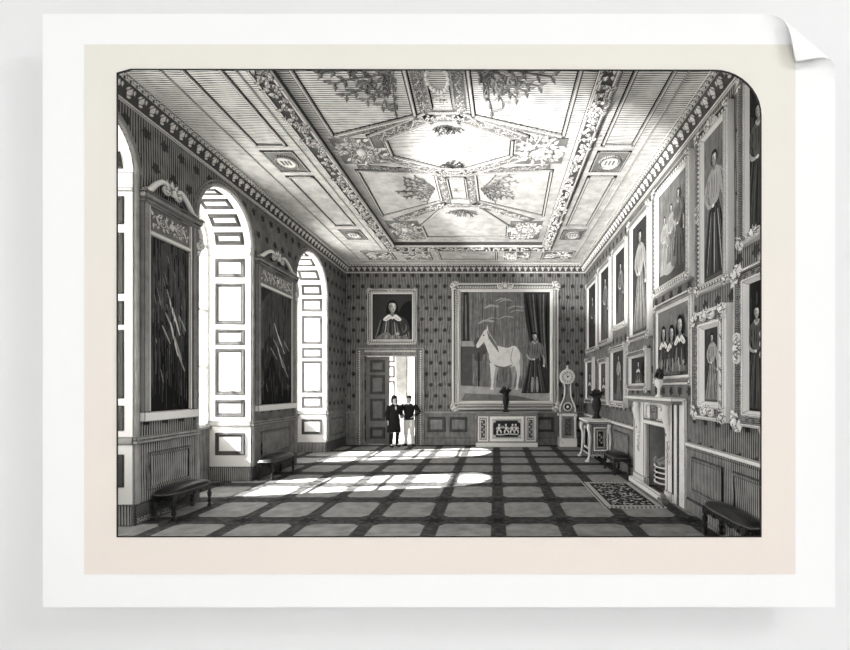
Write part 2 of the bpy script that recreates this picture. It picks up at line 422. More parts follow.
for yc, pw in ((6.4, 0.95), (5.2, 0.95), (10.75, 1.3), (12.9, 1.2), (14.3, 1.0)):
    mb.M = Matrix.Translation((XR-0.02, yc, 0)) @ Matrix.Rotation(-PI/2, 4, 'Z'); panel(mb, 0, 0.62, pw, 0.56, 0, 0, 0.10, 0.03)
mb.M = Matrix()
struct(mb.build('trim_3', [M['wood_h'], M['marble']]))
mb = MB()
for y0, y1 in ((YF, FY0), (FY1, YB)): mb.box(XR-0.04, XR, y0, y1, 0, 0.20); mb.box(XR-0.03, XR, y0, y1, 0.20, 0.22)
struct(mb.build('baseboard_right', M['wood_h']))

def cornice(name, A, B, n, miter):
    """a run from A to B along a wall whose inward normal is n"""
    A, B, n = Vector(A), Vector(B), Vector(n); d = (B-A).normalized(); L = (B-A).length
    prof = [(0, 6.03), (0.035, 6.03), (0.035, 6.07), (0.02, 6.08), (0.04, 6.10), (0.17, 6.235), (0.20, 6.235), (0.20, 6.26), (0.25, 6.27), (0.25, 6.30)]
    mi = [1, 1, 0, 0, 0, 1, 1, 1, 1]
    mb = MB()
    vs = []
    for p, z in prof:
        m0, m1 = p*miter[0], p*miter[1]
        vs += [A + d*m0 + n*p + Vector((0, 0, z)), B - d*m1 + n*p + Vector((0, 0, z))]
    for i in range(len(prof)-1): mb.add(vs[2*i:2*i+4], [(0, 1, 3, 2)], mi[i])
    sp = 0.20; k = int(L/sp); up = Vector((0.13*n.x, 0.13*n.y, 0.135)).normalized(); out = Vector((n.x, n.y, -0.96)).normalized()
    for i in range(k):                                         # acanthus tongues with curled tips, small dentils above
        c = A + d*(i+0.5)*L/k + n*0.045 + Vector((0, 0, 6.10))
        t = c + up*0.165
        mb.leaf(t, -up, out, 0.17, 0.10, 0.05, 2); mb.ell(c + up*0.03 + out*0.03, (0.026, 0.026, 0.022), 6, 4, 2)
        mb.leaf(t - d*0.03, -up - d*0.55, out, 0.10, 0.045, 0.03, 2); mb.leaf(t + d*0.03, -up + d*0.55, out, 0.10, 0.045, 0.03, 2)
    k2 = int(L/0.10)
    for i in range(k2):
        c = A + d*(i+0.5)*L/k2
        q0, q1 = c - d*0.028 + n*0.19, c + d*0.028 + n*0.235
        x0, x1 = sorted((q0.x, q1.x)); y0, y1 = sorted((q0.y, q1.y))
        mb.box(x0, x1, y0, y1, 6.225, 6.265, 2)
    return struct(mb.build(name, [M['frieze'], M['ceil_mould'], M['relief']]))
cornice('trim_4', (XL, YF, 0), (XL, YB, 0), (1, 0, 0), (0, 1))
cornice('trim_5', (XL, YB, 0), (XR, YB, 0), (0, -1, 0), (1, 1))
cornice('trim_6', (XR, YB, 0), (XR, YF, 0), (-1, 0, 0), (1, 0))

# ------------------------------------------------------------------ ceiling with plasterwork
mb = MB(); mb.box(XL-1.0, XR+0.3, YF-0.02, YB+0.3, ZC, ZC+0.2)
ceil = struct(mb.build('ceiling', M['ceil']))
DN = Vector((0, 0, -1)); CX = -0.80
def rail2(mb, A, B, wd, ht, mi=0, z=ZC, groove=None):
    """a flat fillet on the ceiling from A to B"""
    A, B = Vector((A[0], A[1], 0)), Vector((B[0], B[1], 0)); d = (B-A).normalized(); s = Vector((-d.y, d.x, 0))*wd/2
    A, B = A - d*wd/2, B + d*wd/2
    q = [A-s, B-s, B+s, A+s]
    if groove is not None:                                     # dark quirk cut on either side of the fillet
        g = s.normalized()*(wd/2+0.022); e = d*0.022
        mb.add([(p.x, p.y, z-0.003) for p in (A-e-g, B+e-g, B+e+g, A-e+g)], [(0, 1, 2, 3)], groove)
    mb.add([(p.x, p.y, z) for p in q] + [(p.x, p.y, z-ht) for p in q], [(3, 2, 1, 0), (4, 5, 6, 7), (0, 1, 5, 4), (1, 2, 6, 5), (2, 3, 7, 6), (3, 0, 4, 7)], mi)
def loop2(mb, pts, wd, ht, mi=0):
    for i in range(len(pts)): rail2(mb, pts[i], pts[(i+1) % len(pts)], wd, ht, mi, groove=1)
def rect2(x0, x1, y0, y1): return [(x0, y0), (x1, y0), (x1, y1), (x0, y1)]
def vine(mb, A, B, hw, mi=1, z=ZC-0.02):
    A, B = Vector((A[0], A[1], z)), Vector((B[0], B[1], z)); d = (B-A).normalized(); s = Vector((-d.y, d.x, 0)); L = (B-A).length
    k = max(1, round(L/(hw*1.9)))
    mb.tube([A + d*L*t/(4*k) + s*hw*0.45*math.sin(PI*t/4) for t in range(4*k+1)], hw*0.14, 4, mi)
    for i in range(k):
        g = 1 if i % 2 else -1; c = A + d*L*(i+0.5)/k
        mb.scroll(c - s*g*hw*0.30, d, s, hw*0.62, 1.2, g*PI/2, g, 0.24, 11, mi, 4)
        for j in range(6):
            t = random.random(); p = A + d*L*(i+t)/k + s*hw*random.uniform(-0.85, 0.85); an = random.uniform(0, 2*PI)
            mb.leaf(p, d*math.cos(an)+s*math.sin(an), DN, hw*0.85, hw*0.40, hw*0.18, mi)
def clump(mb, c, r, n, mi=1, z=ZC-0.015):
    c = Vector((c[0], c[1], z))
    for j in range(n):
        an = random.uniform(0, 2*PI); q = r*math.sqrt(random.random()); v = Vector((math.cos(an), math.sin(an), 0))
        an2 = an + random.uniform(-0.9, 0.9)
        mb.leaf(c + v*q*0.85, (math.cos(an2), math.sin(an2), 0), DN, r*0.42, r*0.17, r*0.10, mi)
    for j in range(max(2, n//10)):
        an = random.uniform(0, 2*PI); q = r*0.6*random.random()
        mb.scroll(c + Vector((math.cos(an), math.sin(an), 0))*q, Vector((1, 0, 0)), Vector((0, 1, 0)), r*0.24, 1.3, an, 1, 0.2, 10, mi, 4)
def spray(mb, c, to, L, n=7, mi=1, z=ZC-0.015):
    """a drooping spray of stems and leaves starting at c and growing towards to"""
    c = Vector((c[0], c[1], z)); d = Vector((to[0], to[1], 0)).normalized(); s = Vector((-d.y, d.x, 0))
    for i in range(n):
        a = (i/(n-1)-0.5)*2.2; v = (d*math.cos(a) + s*math.sin(a)); l = L*random.uniform(0.7, 1.05)
        pts = [c + v*l*t/5 + s*math.sin(t*0.8+i)*0.04 for t in range(6)]
        mb.tube(pts, 0.012, 4, mi)
        for p in pts[1:]:
            for g in (1, -1): mb.leaf(p, v*0.6 + s*g*random.uniform(0.4, 1), DN, L*0.17, L*0.07, 0.03, mi)
        if i % 2: mb.scroll(pts[3], v, s, L*0.13, 1.2, 0, 1, 0.24, 10, mi, 4)

# the heavy leaf moulding round the central field
ox0, ox1, oy1 = -3.24, 1.62, 13.05; ix0, ix1, iy1 = -2.97, 1.40, 12.66; oy0 = YF
mb = MB(); H = 0.14
for x0, x1, y0, y1 in ((ox0, ix0, oy0, oy1), (ix1, ox1, oy0, oy1), (ix0, ix1, iy1, oy1)): mb.box(x0, x1, y0, y1, ZC-H, ZC, 0)
for x in (ox0, ix0, ix1, ox1): mb.box(x-0.02, x+0.02, oy0, (oy1 if x in (ox0, ox1) else iy1), ZC-H-0.02, ZC-H+0.04, 2)
for y, x0, x1 in ((iy1, ix0, ix1), (oy1, ox0, ox1)): mb.box(x0, x1, y-0.02, y+0.02, ZC-H-0.02, ZC-H+0.04, 2)
def leafrun(A, B, hw):
    A, B = Vector((A[0], A[1], ZC-H-0.005)), Vector((B[0], B[1], ZC-H-0.005)); d = (B-A).normalized(); s = Vector((-d.y, d.x, 0)); L = (B-A).length
    for i in range(int(L/0.028)):
        p = A + d*random.uniform(0, L) + s*random.uniform(-hw, hw); an = random.uniform(0, 2*PI)
        mb.leaf(p, (math.cos(an), math.sin(an), 0), DN, 0.12, 0.06, 0.05, 1)
    for i in range(int(L/0.16)):
        p = A + d*(i+0.5)*0.16 + s*random.uniform(-hw*.6, hw*.6)
        mb.scroll(p, d, s, 0.05, 1.2, random.uniform(0, 6), 1, 0.25, 9, 1, 4)
leafrun(((ox0+ix0)/2, oy0), ((ox0+ix0)/2, oy1), 0.09); leafrun(((ox1+ix1)/2, oy0), ((ox1+ix1)/2, oy1), 0.08); leafrun((ix0, (iy1+oy1)/2), (ix1, (iy1+oy1)/2), 0.14)
mb.build('leaf_moulding', [M['frieze'], M['relief'], M['ceil_mould']], ceil)

# strapwork of the central field: bands of vine between fillets
mb = MB(); fl = MB(); vn = MB(); sp_ = MB()
def band(A, B, hw, ground=True):
    Av, Bv = Vector((A[0], A[1], 0)), Vector((B[0], B[1], 0)); d = (Bv-Av).normalized(); s = Vector((-d.y, d.x, 0))
    if ground: rail2(mb, A, B, hw*2, 0.015, 0)
    vine(vn, A, B, hw*0.9, 0)
def hexa(yc, hy, hx, fy, fx): return [(CX-fx, yc-hy), (CX+fx, yc-hy), (CX+hx, yc-fy), (CX+hx, yc+fy), (CX+fx, yc+hy), (CX-fx, yc+hy), (CX-hx, yc+fy), (CX-hx, yc-fy)]
h1 = hexa(7.68, 0.74, 1.10, 0.27, 0.22)
def grow(pts, k, yc): return [(CX+(p[0]-CX)*(1+k/1.10), yc+(p[1]-yc)*(1+k/0.8)) for p in pts]
h1o = grow(h1, 0.26, 7.68); h1m = grow(h1, 0.13, 7.68)
loop2(fl, h1, 0.045, 0.035); loop2(fl, h1o, 0.035, 0.03)
for i in range(8):
    if i not in (2, 6): band(h1m[i], h1m[(i+1) % 8], 0.10)
# far hexagon and the plain side panels
far = [(CX-0.45, 10.24), (CX+0.45, 10.24), (CX+1.14, 11.35), (CX+1.14, 12.2), (CX-1.14, 12.2), (CX-1.14, 11.35)]
loop2(fl, far, 0.045, 0.035)
for g in (-1, 1):
    side = [(CX+g*0.40, 8.62), (CX+g*1.92, 8.48), (CX+g*2.00, 10.72), (CX+g*0.42, 9.86)]
    loop2(fl, side, 0.04, 0.03)
    near = [(CX+g*0.40, 4.9), (CX+g*1.96, 4.9), (CX+g*1.96, 7.32), (CX+g*0.46, 6.78)]
    loop2(fl, near, 0.045, 0.035)
    band((CX+g*0.28, 4.9), (CX+g*0.28, 6.72), 0.085)                       # uprights beside the wreath panel
    band((CX+g*0.30, 8.62), (CX+g*0.30, 9.95), 0.085)
    band((CX+g*0.40, 10.05), (CX+g*1.65, 10.95), 0.12)
    band((CX+g*0.55, 6.87), (CX+g*1.80, 7.30), 0.07)
    band((CX+g*0.55, 8.50), (CX+g*1.80, 8.35), 0.07)
    mb.box(CX+g*1.62-0.45, CX+g*1.62+0.45, 7.40, 8.22, ZC-0.012, ZC, 0)
    clump(vn, (CX+g*1.62, 7.80), 0.44, 70, 0); clump(vn, (CX+g*1.62, 11.60), 0.45, 80, 0)
    mb.box(CX+g*1.62-0.42, CX+g*1.62+0.42, 11.05, 12.4, ZC-0.012, ZC, 0)
    clump(vn, (CX+g*1.55, 12.15), 0.32, 40, 0)
    for cy in (7.80, 11.60):
        q = [(CX+g*1.62+0.21*math.cos(2*PI*i/16)*(1+0.15*(i % 2)), cy+0.21*math.sin(2*PI*i/16)*(1+0.15*(i % 2))) for i in range(16)]
        loop2(fl, q, 0.025, 0.06); fl.ell((CX+g*1.62, cy, ZC-0.03), (0.09, 0.09, 0.05), 10, 6, 0)
    spray(sp_, (CX+g*0.5, 9.25), (g, 0.05), 0.75, 8, 0); spray(sp_, (CX+g*0.55, 5.75), (g, 0.25), 1.0, 10, 0)
    loop2(fl, rect2(*sorted((CX+g*0.17, CX+g*0.19)), 4.9, 6.6), 0.02, 0.03)
rail2(fl, (CX-0.18, 6.6), (CX+0.18, 6.6), 0.03, 0.03)
loop2(fl, rect2(CX-0.19, CX+0.19, 8.78, 9.75), 0.03, 0.03)
clump(vn, (CX, 9.27), 0.15, 22, 0)
for i in range(18): vn.ell((CX+0.15*math.cos(2*PI*i/18), 5.95+0.26*math.sin(2*PI*i/18), ZC-0.02), (0.035, 0.04, 0.025), 6, 4, 0)
clump(vn, (CX, 6.38), 0.12, 18, 0)
spray(sp_, (CX, 7.0), (0, 1), 0.30, 7, 0); spray(sp_, (CX, 8.38), (0, -1), 0.26, 7, 0); spray(sp_, (CX, 10.3), (0, 1), 0.42, 8, 0)
band((CX-0.4, 10.10), (CX+0.4, 10.10), 0.09); band((CX-0.4, 8.62), (CX+0.4, 8.62), 0.08)
mb.build('strapwork_ground', M['relief_ground'], ceil); fl.build('panel_fillet', [M['ceil_mould'], M['black']], ceil); vn.build('plaster_foliage', M['relief'], ceil); sp_.build('foliage_spray', M['foliage'], ceil)

# border of the ceiling: plain panels, medallions, leafy corner panels
mb = MB(); vn = MB(); gd = MB()
for xa, xb, xo, xi in ((-4.22, -3.71, -4.52, -3.50), (1.91, 2.44, 2.63, 1.74)):
    mb.box(xo-0.012, xo+0.012, YF, 14.3, ZC-0.02, ZC, 0); mb.box(xi-0.012, xi+0.012, YF, 13.3, ZC-0.02, ZC, 0)
    for y0, y1 in ((4.9, 7.6), (8.74, 11.35)): loop2(mb, rect2(xa, xb, y0, y1), 0.04, 0.03)
    xm = (xa+xb)/2
    for yc in (8.17, 12.05):
        loop2(mb, rect2(xa-0.02, xb+0.02, yc-0.36, yc+0.36), 0.025, 0.02); gd.box(xa, xb, yc-0.34, yc+0.34, ZC-0.008, ZC, 0)
        q = [(xm+0.19*math.cos(2*PI*i/20), yc+0.23*math.sin(2*PI*i/20)) for i in range(20)]; loop2(mb, q, 0.035, 0.05)
        mb.prism([(xm+0.17*math.cos(2*PI*i/20), yc+0.20*math.sin(2*PI*i/20)) for i in range(20)], ZC-0.02, ZC, 'xyz', 0)
        for g in (-0.07, 0, 0.07): gd.box(xm+g-0.012, xm+g+0.012, yc-0.07, yc+0.07, ZC-0.035, ZC-0.02, 0)
for x0, x1, lf in ((-4.2, -3.3, 1), (-2.95, -2.1, 1), (-1.8, 0.05, 0), (0.35, 1.1, 1), (1.55, 2.5, 1)):
    loop2(mb, rect2(x0, x1, 13.5, 14.35), 0.04, 0.03)
    if lf:
        gd.box(x0+0.02, x1-0.02, 13.52, 14.33, ZC-0.008, ZC, 0); clump(vn, ((x0+x1)/2, 13.92), 0.40, 55, 0)
mb.box(-4.5, 2.6, 14.55, 14.58, ZC-0.02, ZC, 0)
mb.build('border_fillet', [M['ceil_mould'], M['black']], ceil); gd.build('border_ground', M['relief_ground'], ceil); vn.build('border_foliage', M['relief'], ceil)

# ------------------------------------------------------------------ doorway, open door and the hall behind
D = struct(bpy.data.objects.new('door_1', None)); scn.collection.objects.link(D); D.location = ((DX0+DX1)/2, YB, 0)
hwD = (DX1-DX0)/2
mb = MB()
for q0, q1, d, mi in ((0.0, 0.05, 0.06, 0), (0.05, 0.22, 0.04, 1), (0.22, 0.30, 0.07, 0)):
    mb.box(-hwD-q1, -hwD-q0, -d, 0, 0, DZ+q1, mi); mb.box(hwD+q0, hwD+q1, -d, 0, 0, DZ+q1, mi); mb.box(-hwD-q0, hwD+q0, -d, 0, DZ+q0, DZ+q1, mi)
mb.build('architrave', [M['rail'], M['wood']], D)
mb = MB(); k = 42
for i in range(k):
    z = (i+0.5)*(DZ+0.2)/k
    for g in (-1, 1): mb.ell((g*(hwD+0.17), -0.05, z), (0.035, 0.025, 0.028), 6, 4)
for i in range(28): mb.ell((-hwD+(i+0.5)*2*hwD/28, -0.05, DZ+0.17), (0.026, 0.025, 0.035), 6, 4)
mb.build('bead_carving', M['relief'], D)
def leaf_door(wd, knob_x):
    mb = MB(); mb.box(0, wd, 0, 0.05, 0.02, DZ-0.02, 0)
    for z0, z1 in ((0.22, 0.62), (0.85, 1.62), (1.78, 2.45), (2.56, 2.98)): 
        panel(mb, wd/2, (z0+z1)/2, wd*0.62, z1-z0, 1, 0, 0.10, 0.03)
    return mb
dl = leaf_door(0.84, 0.76).build('door_leaf', [M['door'], M['wood_dark']], D); dl.location = (-hwD+0.01, 0.06, 0)
mb = MB(); mb.lathe([(0.0, 0), (0.02, 0.0), (0.015, 0.03), (0.03, 0.045), (0.03, 0.06), (0.0, 0.07)], n=10)
kn = mb.build('door_knob', M['gilt'], dl); kn.rotation_euler = (PI/2, 0, 0); kn.location = (0.79, -0.001, 1.15)
dr = leaf_door(0.84, 0.08).build('door_leaf', [M['wood_dark'], M['rail']], D); dr.location = (hwD-0.03, 0.16, 0); dr.rotation_euler = (0, 0, math.radians(97))
# the hall beyond: bright, white panelled window reveal, a grey pier
HB = 18.6
mb = MB(); mb.box(-6.6, -1.6, YB+0.3, HB+0.3, -0.2, 0); struct(mb.build('floor_hall', M['stone']))
mb = MB(); mb.box(-6.6, -1.6, YB+0.3, HB+0.3, 4.6, 4.8); struct(mb.build('ceiling_hall', M['white']))
mb = MB(); mb.box(-6.6, -1.6, HB, HB+0.3, 0, 4.6, 0)
for x in (-5.05, -4.55, -3.25):
    for z0, z1 in ((0.3, 0.95), (1.1, 2.3), (2.45, 2.95), (3.1, 4.3)):
        mb.M = Matrix.Translation((x, HB, 0)); panel(mb, 0, (z0+z1)/2, 0.42, z1-z0, 1, 0, 0.07, 0.03)
mb.M = Matrix(); mb.box(-4.25, -3.80, HB-0.12, HB, 0, 4.6, 2)
struct(mb.build('wall_hall_back', [M['white'], M['panel_shade'], M['wood']]))
mb = MB(); mb.box(-1.8, -1.6, YB+0.3, HB, 0, 4.6); struct(mb.build('wall_hall_right', M['white']))
mb = MB(); mb.box(-6.6, -6.4, YB+0.3, HB, 0, 0.6); mb.box(-6.6, -6.4, YB+0.3, HB, 4.2, 4.6); mb.box(-6.6, -6.4, YB+0.3, YB+0.6, 0.6, 4.2); mb.box(-6.6, -6.4, HB-0.3, HB, 0.6, 4.2)
struct(mb.build('wall_hall_left', M['white']))
# ------------------------------------------------------------------ unseen terrace outside the windows, added to bounce sunlight up at the ceiling
mb = MB(); mb.box(-40, XL-1.0, -20, 40, -0.7, -0.5); struct(mb.build('ground', M['stone']))

# ------------------------------------------------------------------ added gallery shell against the sun, with the print mount that frames the room
S = 4.40/430
def sx(p): return (p-495)*S
def sz(p): return 2-(p-388)*S
GY = 4.64
gx0, gx1, gz0, gz1 = -9.0, 28.0, -2.2, 23.0
OX0, OX1, OZ0, OZ1 = sx(119), sx(759.5), sz(535.5), sz(71)
mb = MB(); hx0, hx1, hz0, hz1 = OX0-0.42, OX1+0.34, OZ0-0.20, OZ1+0.40
for a in ((gx0, hx0, gz0, gz1), (hx1, gx1, gz0, gz1), (hx0, hx1, gz0, hz0), (hx0, hx1, hz1, gz1)): mb.box(a[0], a[1], GY, GY+0.08, a[2], a[3])
struct(mb.build('wall_added_front', M['plaster']))
mb = MB(); mb.box(gx0-0.3, gx0, -8, 5.6, gz0, gz1); struct(mb.build('wall_added_left', M['plaster']))  # added wall, unseen; keeps sun off the sheet and shades the nearest window
mb = MB(); mb.box(gx1, gx1+0.3, -8, GY+0.16, gz0, gz1); struct(mb.build('wall_added_right', M['plaster']))  # added, unseen; set far out so the lamp can stand inside
mb = MB(); mb.box(gx0-0.3, gx1+0.3, -8, GY+0.16, gz1, gz1+0.3); struct(mb.build('ceiling_added', M['plaster']))  # added roof, unseen; blocks the sun
mb = MB(); mb.box(gx0-0.3, gx1+0.3, -8.3, -8, gz0-0.3, gz1+0.3); struct(mb.build('wall_added_back', M['plaster']))  # added, unseen; shuts out the sky behind the camera
mb = MB(); mb.box(gx0-0.3, gx1+0.3, -8, GY+0.16, gz0-0.3, gz0); struct(mb.build('floor_added', M['plaster']))

PSX, PSZ = sx(439), sz(310)
sheet = thing('print_mount', 'large white print sheet with curled top right corner, cut open to show the room', 'print', (PSX, GY, sz(607)))
# curled corner: fold line through two points of the sheet, everything past it rolled on a cylinder
FA, FB = Vector((sx(749), sz(14))), Vector((sx(835), sz(86)))
fd = (FB-FA).normalized(); fn = Vector((-fd.y, fd.x));
if fn.x < 0: fn = -fn
RC = 13.5*S; RD = 0.22
def curl(x, z, off):
    p = Vector((x, z)); s_ = (p-FA).dot(fn)
    if s_ <= 0: return (x, 4.40-off, z)
    th = s_/RC; q = p - fn*s_ + fn*(RC-off)*math.sin(th)
    return (q.x, 4.40-off - RC*RD*(1-math.cos(th)), q.y)
def hole_loop(grow_, n=10):
    r = 47*S
    x0, x1, z0, z1 = OX0-grow_, OX1+grow_, OZ0-grow_, OZ1+grow_
    cx, cz = x1-r, z1-r
    return [(x0, z0), (x1, z0)] + [(cx+r*math.cos(PI/2*i/n), cz+r*0.98*math.sin(PI/2*i/n)) for i in range(n+1)] + [(x0+14*S, z1), (x0, z1-4*S)]
def rect_ring(mb, x0, x1, z0, z1, inner, off, mi=0, cells=(40, 30), th=0.012):
    """a sheet with a window: grid cells outside the window's box plus a fitted strip along the window"""
    bx0 = min(p[0] for p in inner)-0.01; bx1 = max(p[0] for p in inner)+0.01; bz0 = min(p[1] for p in inner)-0.01; bz1 = max(p[1] for p in inner)+0.01
    def lin(a, b_, n): return [a+(b_-a)*i/n for i in range(n+1)]
    xs = lin(x0, bx0, 4) + lin(bx0, bx1, 60)[1:] + lin(bx1, x1, 40)[1:]
    zs = lin(z0, bz0, 4) + lin(bz0, bz1, 44)[1:] + lin(bz1, z1, 40)[1:]
    nx = len(xs); vs = [curl(x, z, off) for z in zs for x in xs]; fs = []
    for j in range(len(zs)-1):
        for i in range(nx-1):
            xm, zm = (xs[i]+xs[i+1])/2, (zs[j]+zs[j+1])/2
            if bx0 < xm < bx1 and bz0 < zm < bz1: continue
            fs.append((j*nx+i, j*nx+i+1, (j+1)*nx+i+1, (j+1)*nx+i))
    mb.add(vs, fs, mi, False)
    # fill between the box and the window outline: split at left/right mid points
    n = len(inner)
    box_ = [(bx0, bz0), (bx1, bz0), (bx1, bz1), (bx0, bz1)]
    y = curl(bx0, bz0, off)[1]
    tr_ = [p for p in inner[2:-2]]
    polys = [[box_[0], box_[1], inner[1], inner[0]], [box_[1], box_[2]] + tr_[::-1][-1:] + [inner[1]]]
    arc = inner[2:-2]
    polys = [[box_[0], box_[1], inner[1], inner[0]], [box_[1], box_[2], arc[len(arc)//2]] + arc[:len(arc)//2][::-1] + [inner[1]],
             [box_[2], box_[3], inner[-1], inner[-2]] + arc[len(arc)//2:][::-1], [box_[3], box_[0], inner[0], inner[-1]]]
    for pl in polys: mb.add([(p[0], y, p[1]) for p in pl], [tuple(range(len(pl)))], mi)
def local_to(mb): mb.M = Matrix.Translation((-PSX, -GY, -sz(607)))
def solid(o, t):
    m = o.modifiers.new('thickness', 'SOLIDIFY'); m.thickness = t; m.offset = 0
mb = MB(); local_to(mb); rect_ring(mb, sx(43), sx(835), sz(607), sz(14), hole_loop(0.02), 0.0)
solid(mb.build('white_sheet', M['paper'], sheet), 0.006)
mb = MB(); local_to(mb); rect_ring(mb, sx(85), sx(795), sz(574), sz(45), hole_loop(0.012), 0.006)
solid(mb.build('cream_panel', M['cream'], sheet), 0.003)
mb = MB(); local_to(mb); a, c_ = hole_loop(0.014), hole_loop(0.0)
for i in range(len(a)):
    j = (i+1) % len(a)
    mb.add([(p[0], 4.388, p[1]) for p in (a[i], a[j], c_[j], c_[i])], [(0, 1, 2, 3)])
solid(mb.build('ink_border', M['black'], sheet), 0.004)
mb = MB(); local_to(mb)
for q in ((hx0-0.04, hx0, hz0-0.04, hz1+0.04), (hx1, hx1+0.04, hz0-0.04, hz1+0.04), (hx0, hx1, hz0-0.04, hz0), (hx0, hx1, hz1, hz1+0.04)):
    mb.box(q[0], q[1], 4.405, GY, q[2], q[3])
mb.build('spacer', M['paper'], sheet)

# ------------------------------------------------------------------ pictures
class Paint:
    """flat painted shapes on a canvas w x h, origin at its lower left, in the xz plane facing -y"""
    def __init__(s, w_, h_, ground): s.w, s.h, s.mb, s.k = w_, h_, MB(), 0; s.poly([(0, 0), (w_, 0), (w_, h_), (0, h_)], ground)
    def poly(s, pts, t, smooth=False):
        pts = [(min(max(p[0], 0.0), s.w), min(max(p[1], 0.0), s.h)) for p in (spline(pts) if smooth else pts)]
        y = -0.002 - 0.0003*s.k; s.k += 1
        s.mb.add([(p[0]-s.w/2, y, p[1]) for p in pts], [tuple(range(len(pts)))], t)
    def oval(s, cx, cz, rx, rz, t): s.poly([(cx+rx*math.cos(2*PI*i/16), cz+rz*math.sin(2*PI*i/16)) for i in range(16)], t)
    def stroke(s, pts, wd, t):
        pts = spline(pts, 4, False); L, R = [], []
        for i, p in enumerate(pts):
            a, b_ = pts[max(i-1, 0)], pts[min(i+1, len(pts)-1)]; dx, dz = b_[0]-a[0], b_[1]-a[1]; l = math.hypot(dx, dz) or 1
            ww = wd*(0.35+0.65*math.sin(PI*(0.1+0.8*i/(len(pts)-1)))); L.append((p[0]-dz/l*ww/2, p[1]+dx/l*ww/2)); R.append((p[0]+dz/l*ww/2, p[1]-dx/l*ww/2))
        s.poly(L+R[::-1], t)
    def head(s, cx, cz, r, hair=0, skin=4, long_=True, turn=0.12):
        s.oval(cx, cz+r*0.12, r*0.98, r*1.18, hair)
        if long_: s.poly([(cx-r*1.0, cz-r*1.35), (cx-r*1.12, cz-r*.4), (cx-r*.8, cz+r*.5), (cx+r*.8, cz+r*.5), (cx+r*1.12, cz-r*.4), (cx+r*1.0, cz-r*1.35), (cx, cz-r*.9)], hair, True)
        s.poly([(cx-r*.34, cz-r*1.6), (cx-r*.26, cz-r*.6), (cx+r*.30, cz-r*.6), (cx+r*.36, cz-r*1.6)], 3)
        f = [(0, -1.0), (.38, -.80), (.62, -.30), (.66, .20), (.50, .66), (0, .80), (-.50, .66), (-.66, .20), (-.62, -.30), (-.38, -.80)]
        s.poly([(cx+a*r, cz+b_*r) for a, b_ in f], skin, True)
        s.poly([(cx+a*r, cz+b_*r) for a, b_ in ((-.62, .3), (-.66, -.2), (-.36, -.82), (0, -1.0), (-.22, -.5), (-.32, 0), (-.25, .5))], 3, True)
        s.poly([(cx+a*r, cz+b_*r) for a, b_ in ((-.05, .62), (.40, .55), (.48, .1), (.40, -.3), (.18, -.1), (.10, .3))], 5, True)
        for g in (-1, 1):
            ex = cx+(g*.27+turn)*r; s.oval(ex, cz+r*.06, r*.10, r*.055, 1); s.stroke([(ex-r*.16, cz+r*.17), (ex, cz+r*.23), (ex+r*.16, cz+r*.17)], r*.06, 2)
        s.stroke([(cx+turn*r, cz+r*.05), (cx+(turn+.12)*r, cz-r*.28), (cx+turn*r, cz-r*.34)], r*.08, 2); s.stroke([(cx+(turn-.18)*r, cz-r*.56), (cx+turn*r, cz-r*.53), (cx+(turn+.18)*r, cz-r*.56)], r*.09, 1)
        s.poly([(cx-r*.72, cz+r*.1), (cx-r*.55, cz+r*.62), (cx, cz+r*.78), (cx+r*.55, cz+r*.62), (cx+r*.72, cz+r*.1), (cx+r*.86, cz+r*.5), (cx+r*.4, cz+r*1.2), (cx-r*.4, cz+r*1.2), (cx-r*.86, cz+r*.5)], hair, True)
    def full(s, cx, z0, H, dress=1, top=4, fold=3, hair=0, lean=0.0):
        S_ = lambda pts: [(cx+p[0]*H+lean*p[1]*H, z0+p[1]*H) for p in pts]
        s.poly(S_([(-.22, 0), (-.17, .20), (-.12, .40), (-.06, .60), (.06, .60), (.13, .40), (.19, .20), (.24, 0)]), dress, False)
        for i in range(11):
            x = -.19+i*.038; k = random.uniform(.7, 1.0); s.stroke(S_([(x*1.05, .01), (x*.78, .24), (x*.45, .30+.26*k)]), H*random.uniform(.008, .020), (fold, max(dress-1, 0), top)[i % 3])
        s.poly(S_([(-.06, .58), (-.09, .74), (-.085, .82), (-.03, .86), (.03, .86), (.085, .82), (.09, .74), (.06, .58)]), top, True)
        s.poly(S_([(-.075, .83), (-.14, .76), (-.165, .66), (-.12, .60), (-.085, .68)]), top, True); s.poly(S_([(.075, .83), (.14, .76), (.16, .66), (.13, .58), (.085, .68)]), top, True)
        for a, b_ in (((-.10, .80), (-.135, .64)), ((-.08, .78), (-.11, .63)), ((.10, .80), (.13, .63)), ((.0, .80), (-.01, .62)), ((.04, .8), (.03, .62)), ((-.04, .8), (-.04, .62))): s.stroke(S_([a, ((a[0]+b_[0])/2+.008, (a[1]+b_[1])/2), b_]), H*.010, max(top-2, 0))
        s.stroke(S_([(-.14, .64), (-.09, .57), (-.03, .555)]), H*.034, 4); s.oval(*S_([(-.015, .555)])[0], H*.020, H*.015, 5)
        s.stroke(S_([(.14, .62), (.155, .53), (.15, .46)]), H*.034, 4); s.oval(*S_([(.15, .45)])[0], H*.016, H*.022, 5)
        s.poly(S_([(-.045, .855), (0, .80), (.045, .855)]), 4, True)
        s.head(*S_([(0, .925)])[0], H*.056, hair, 4, False)
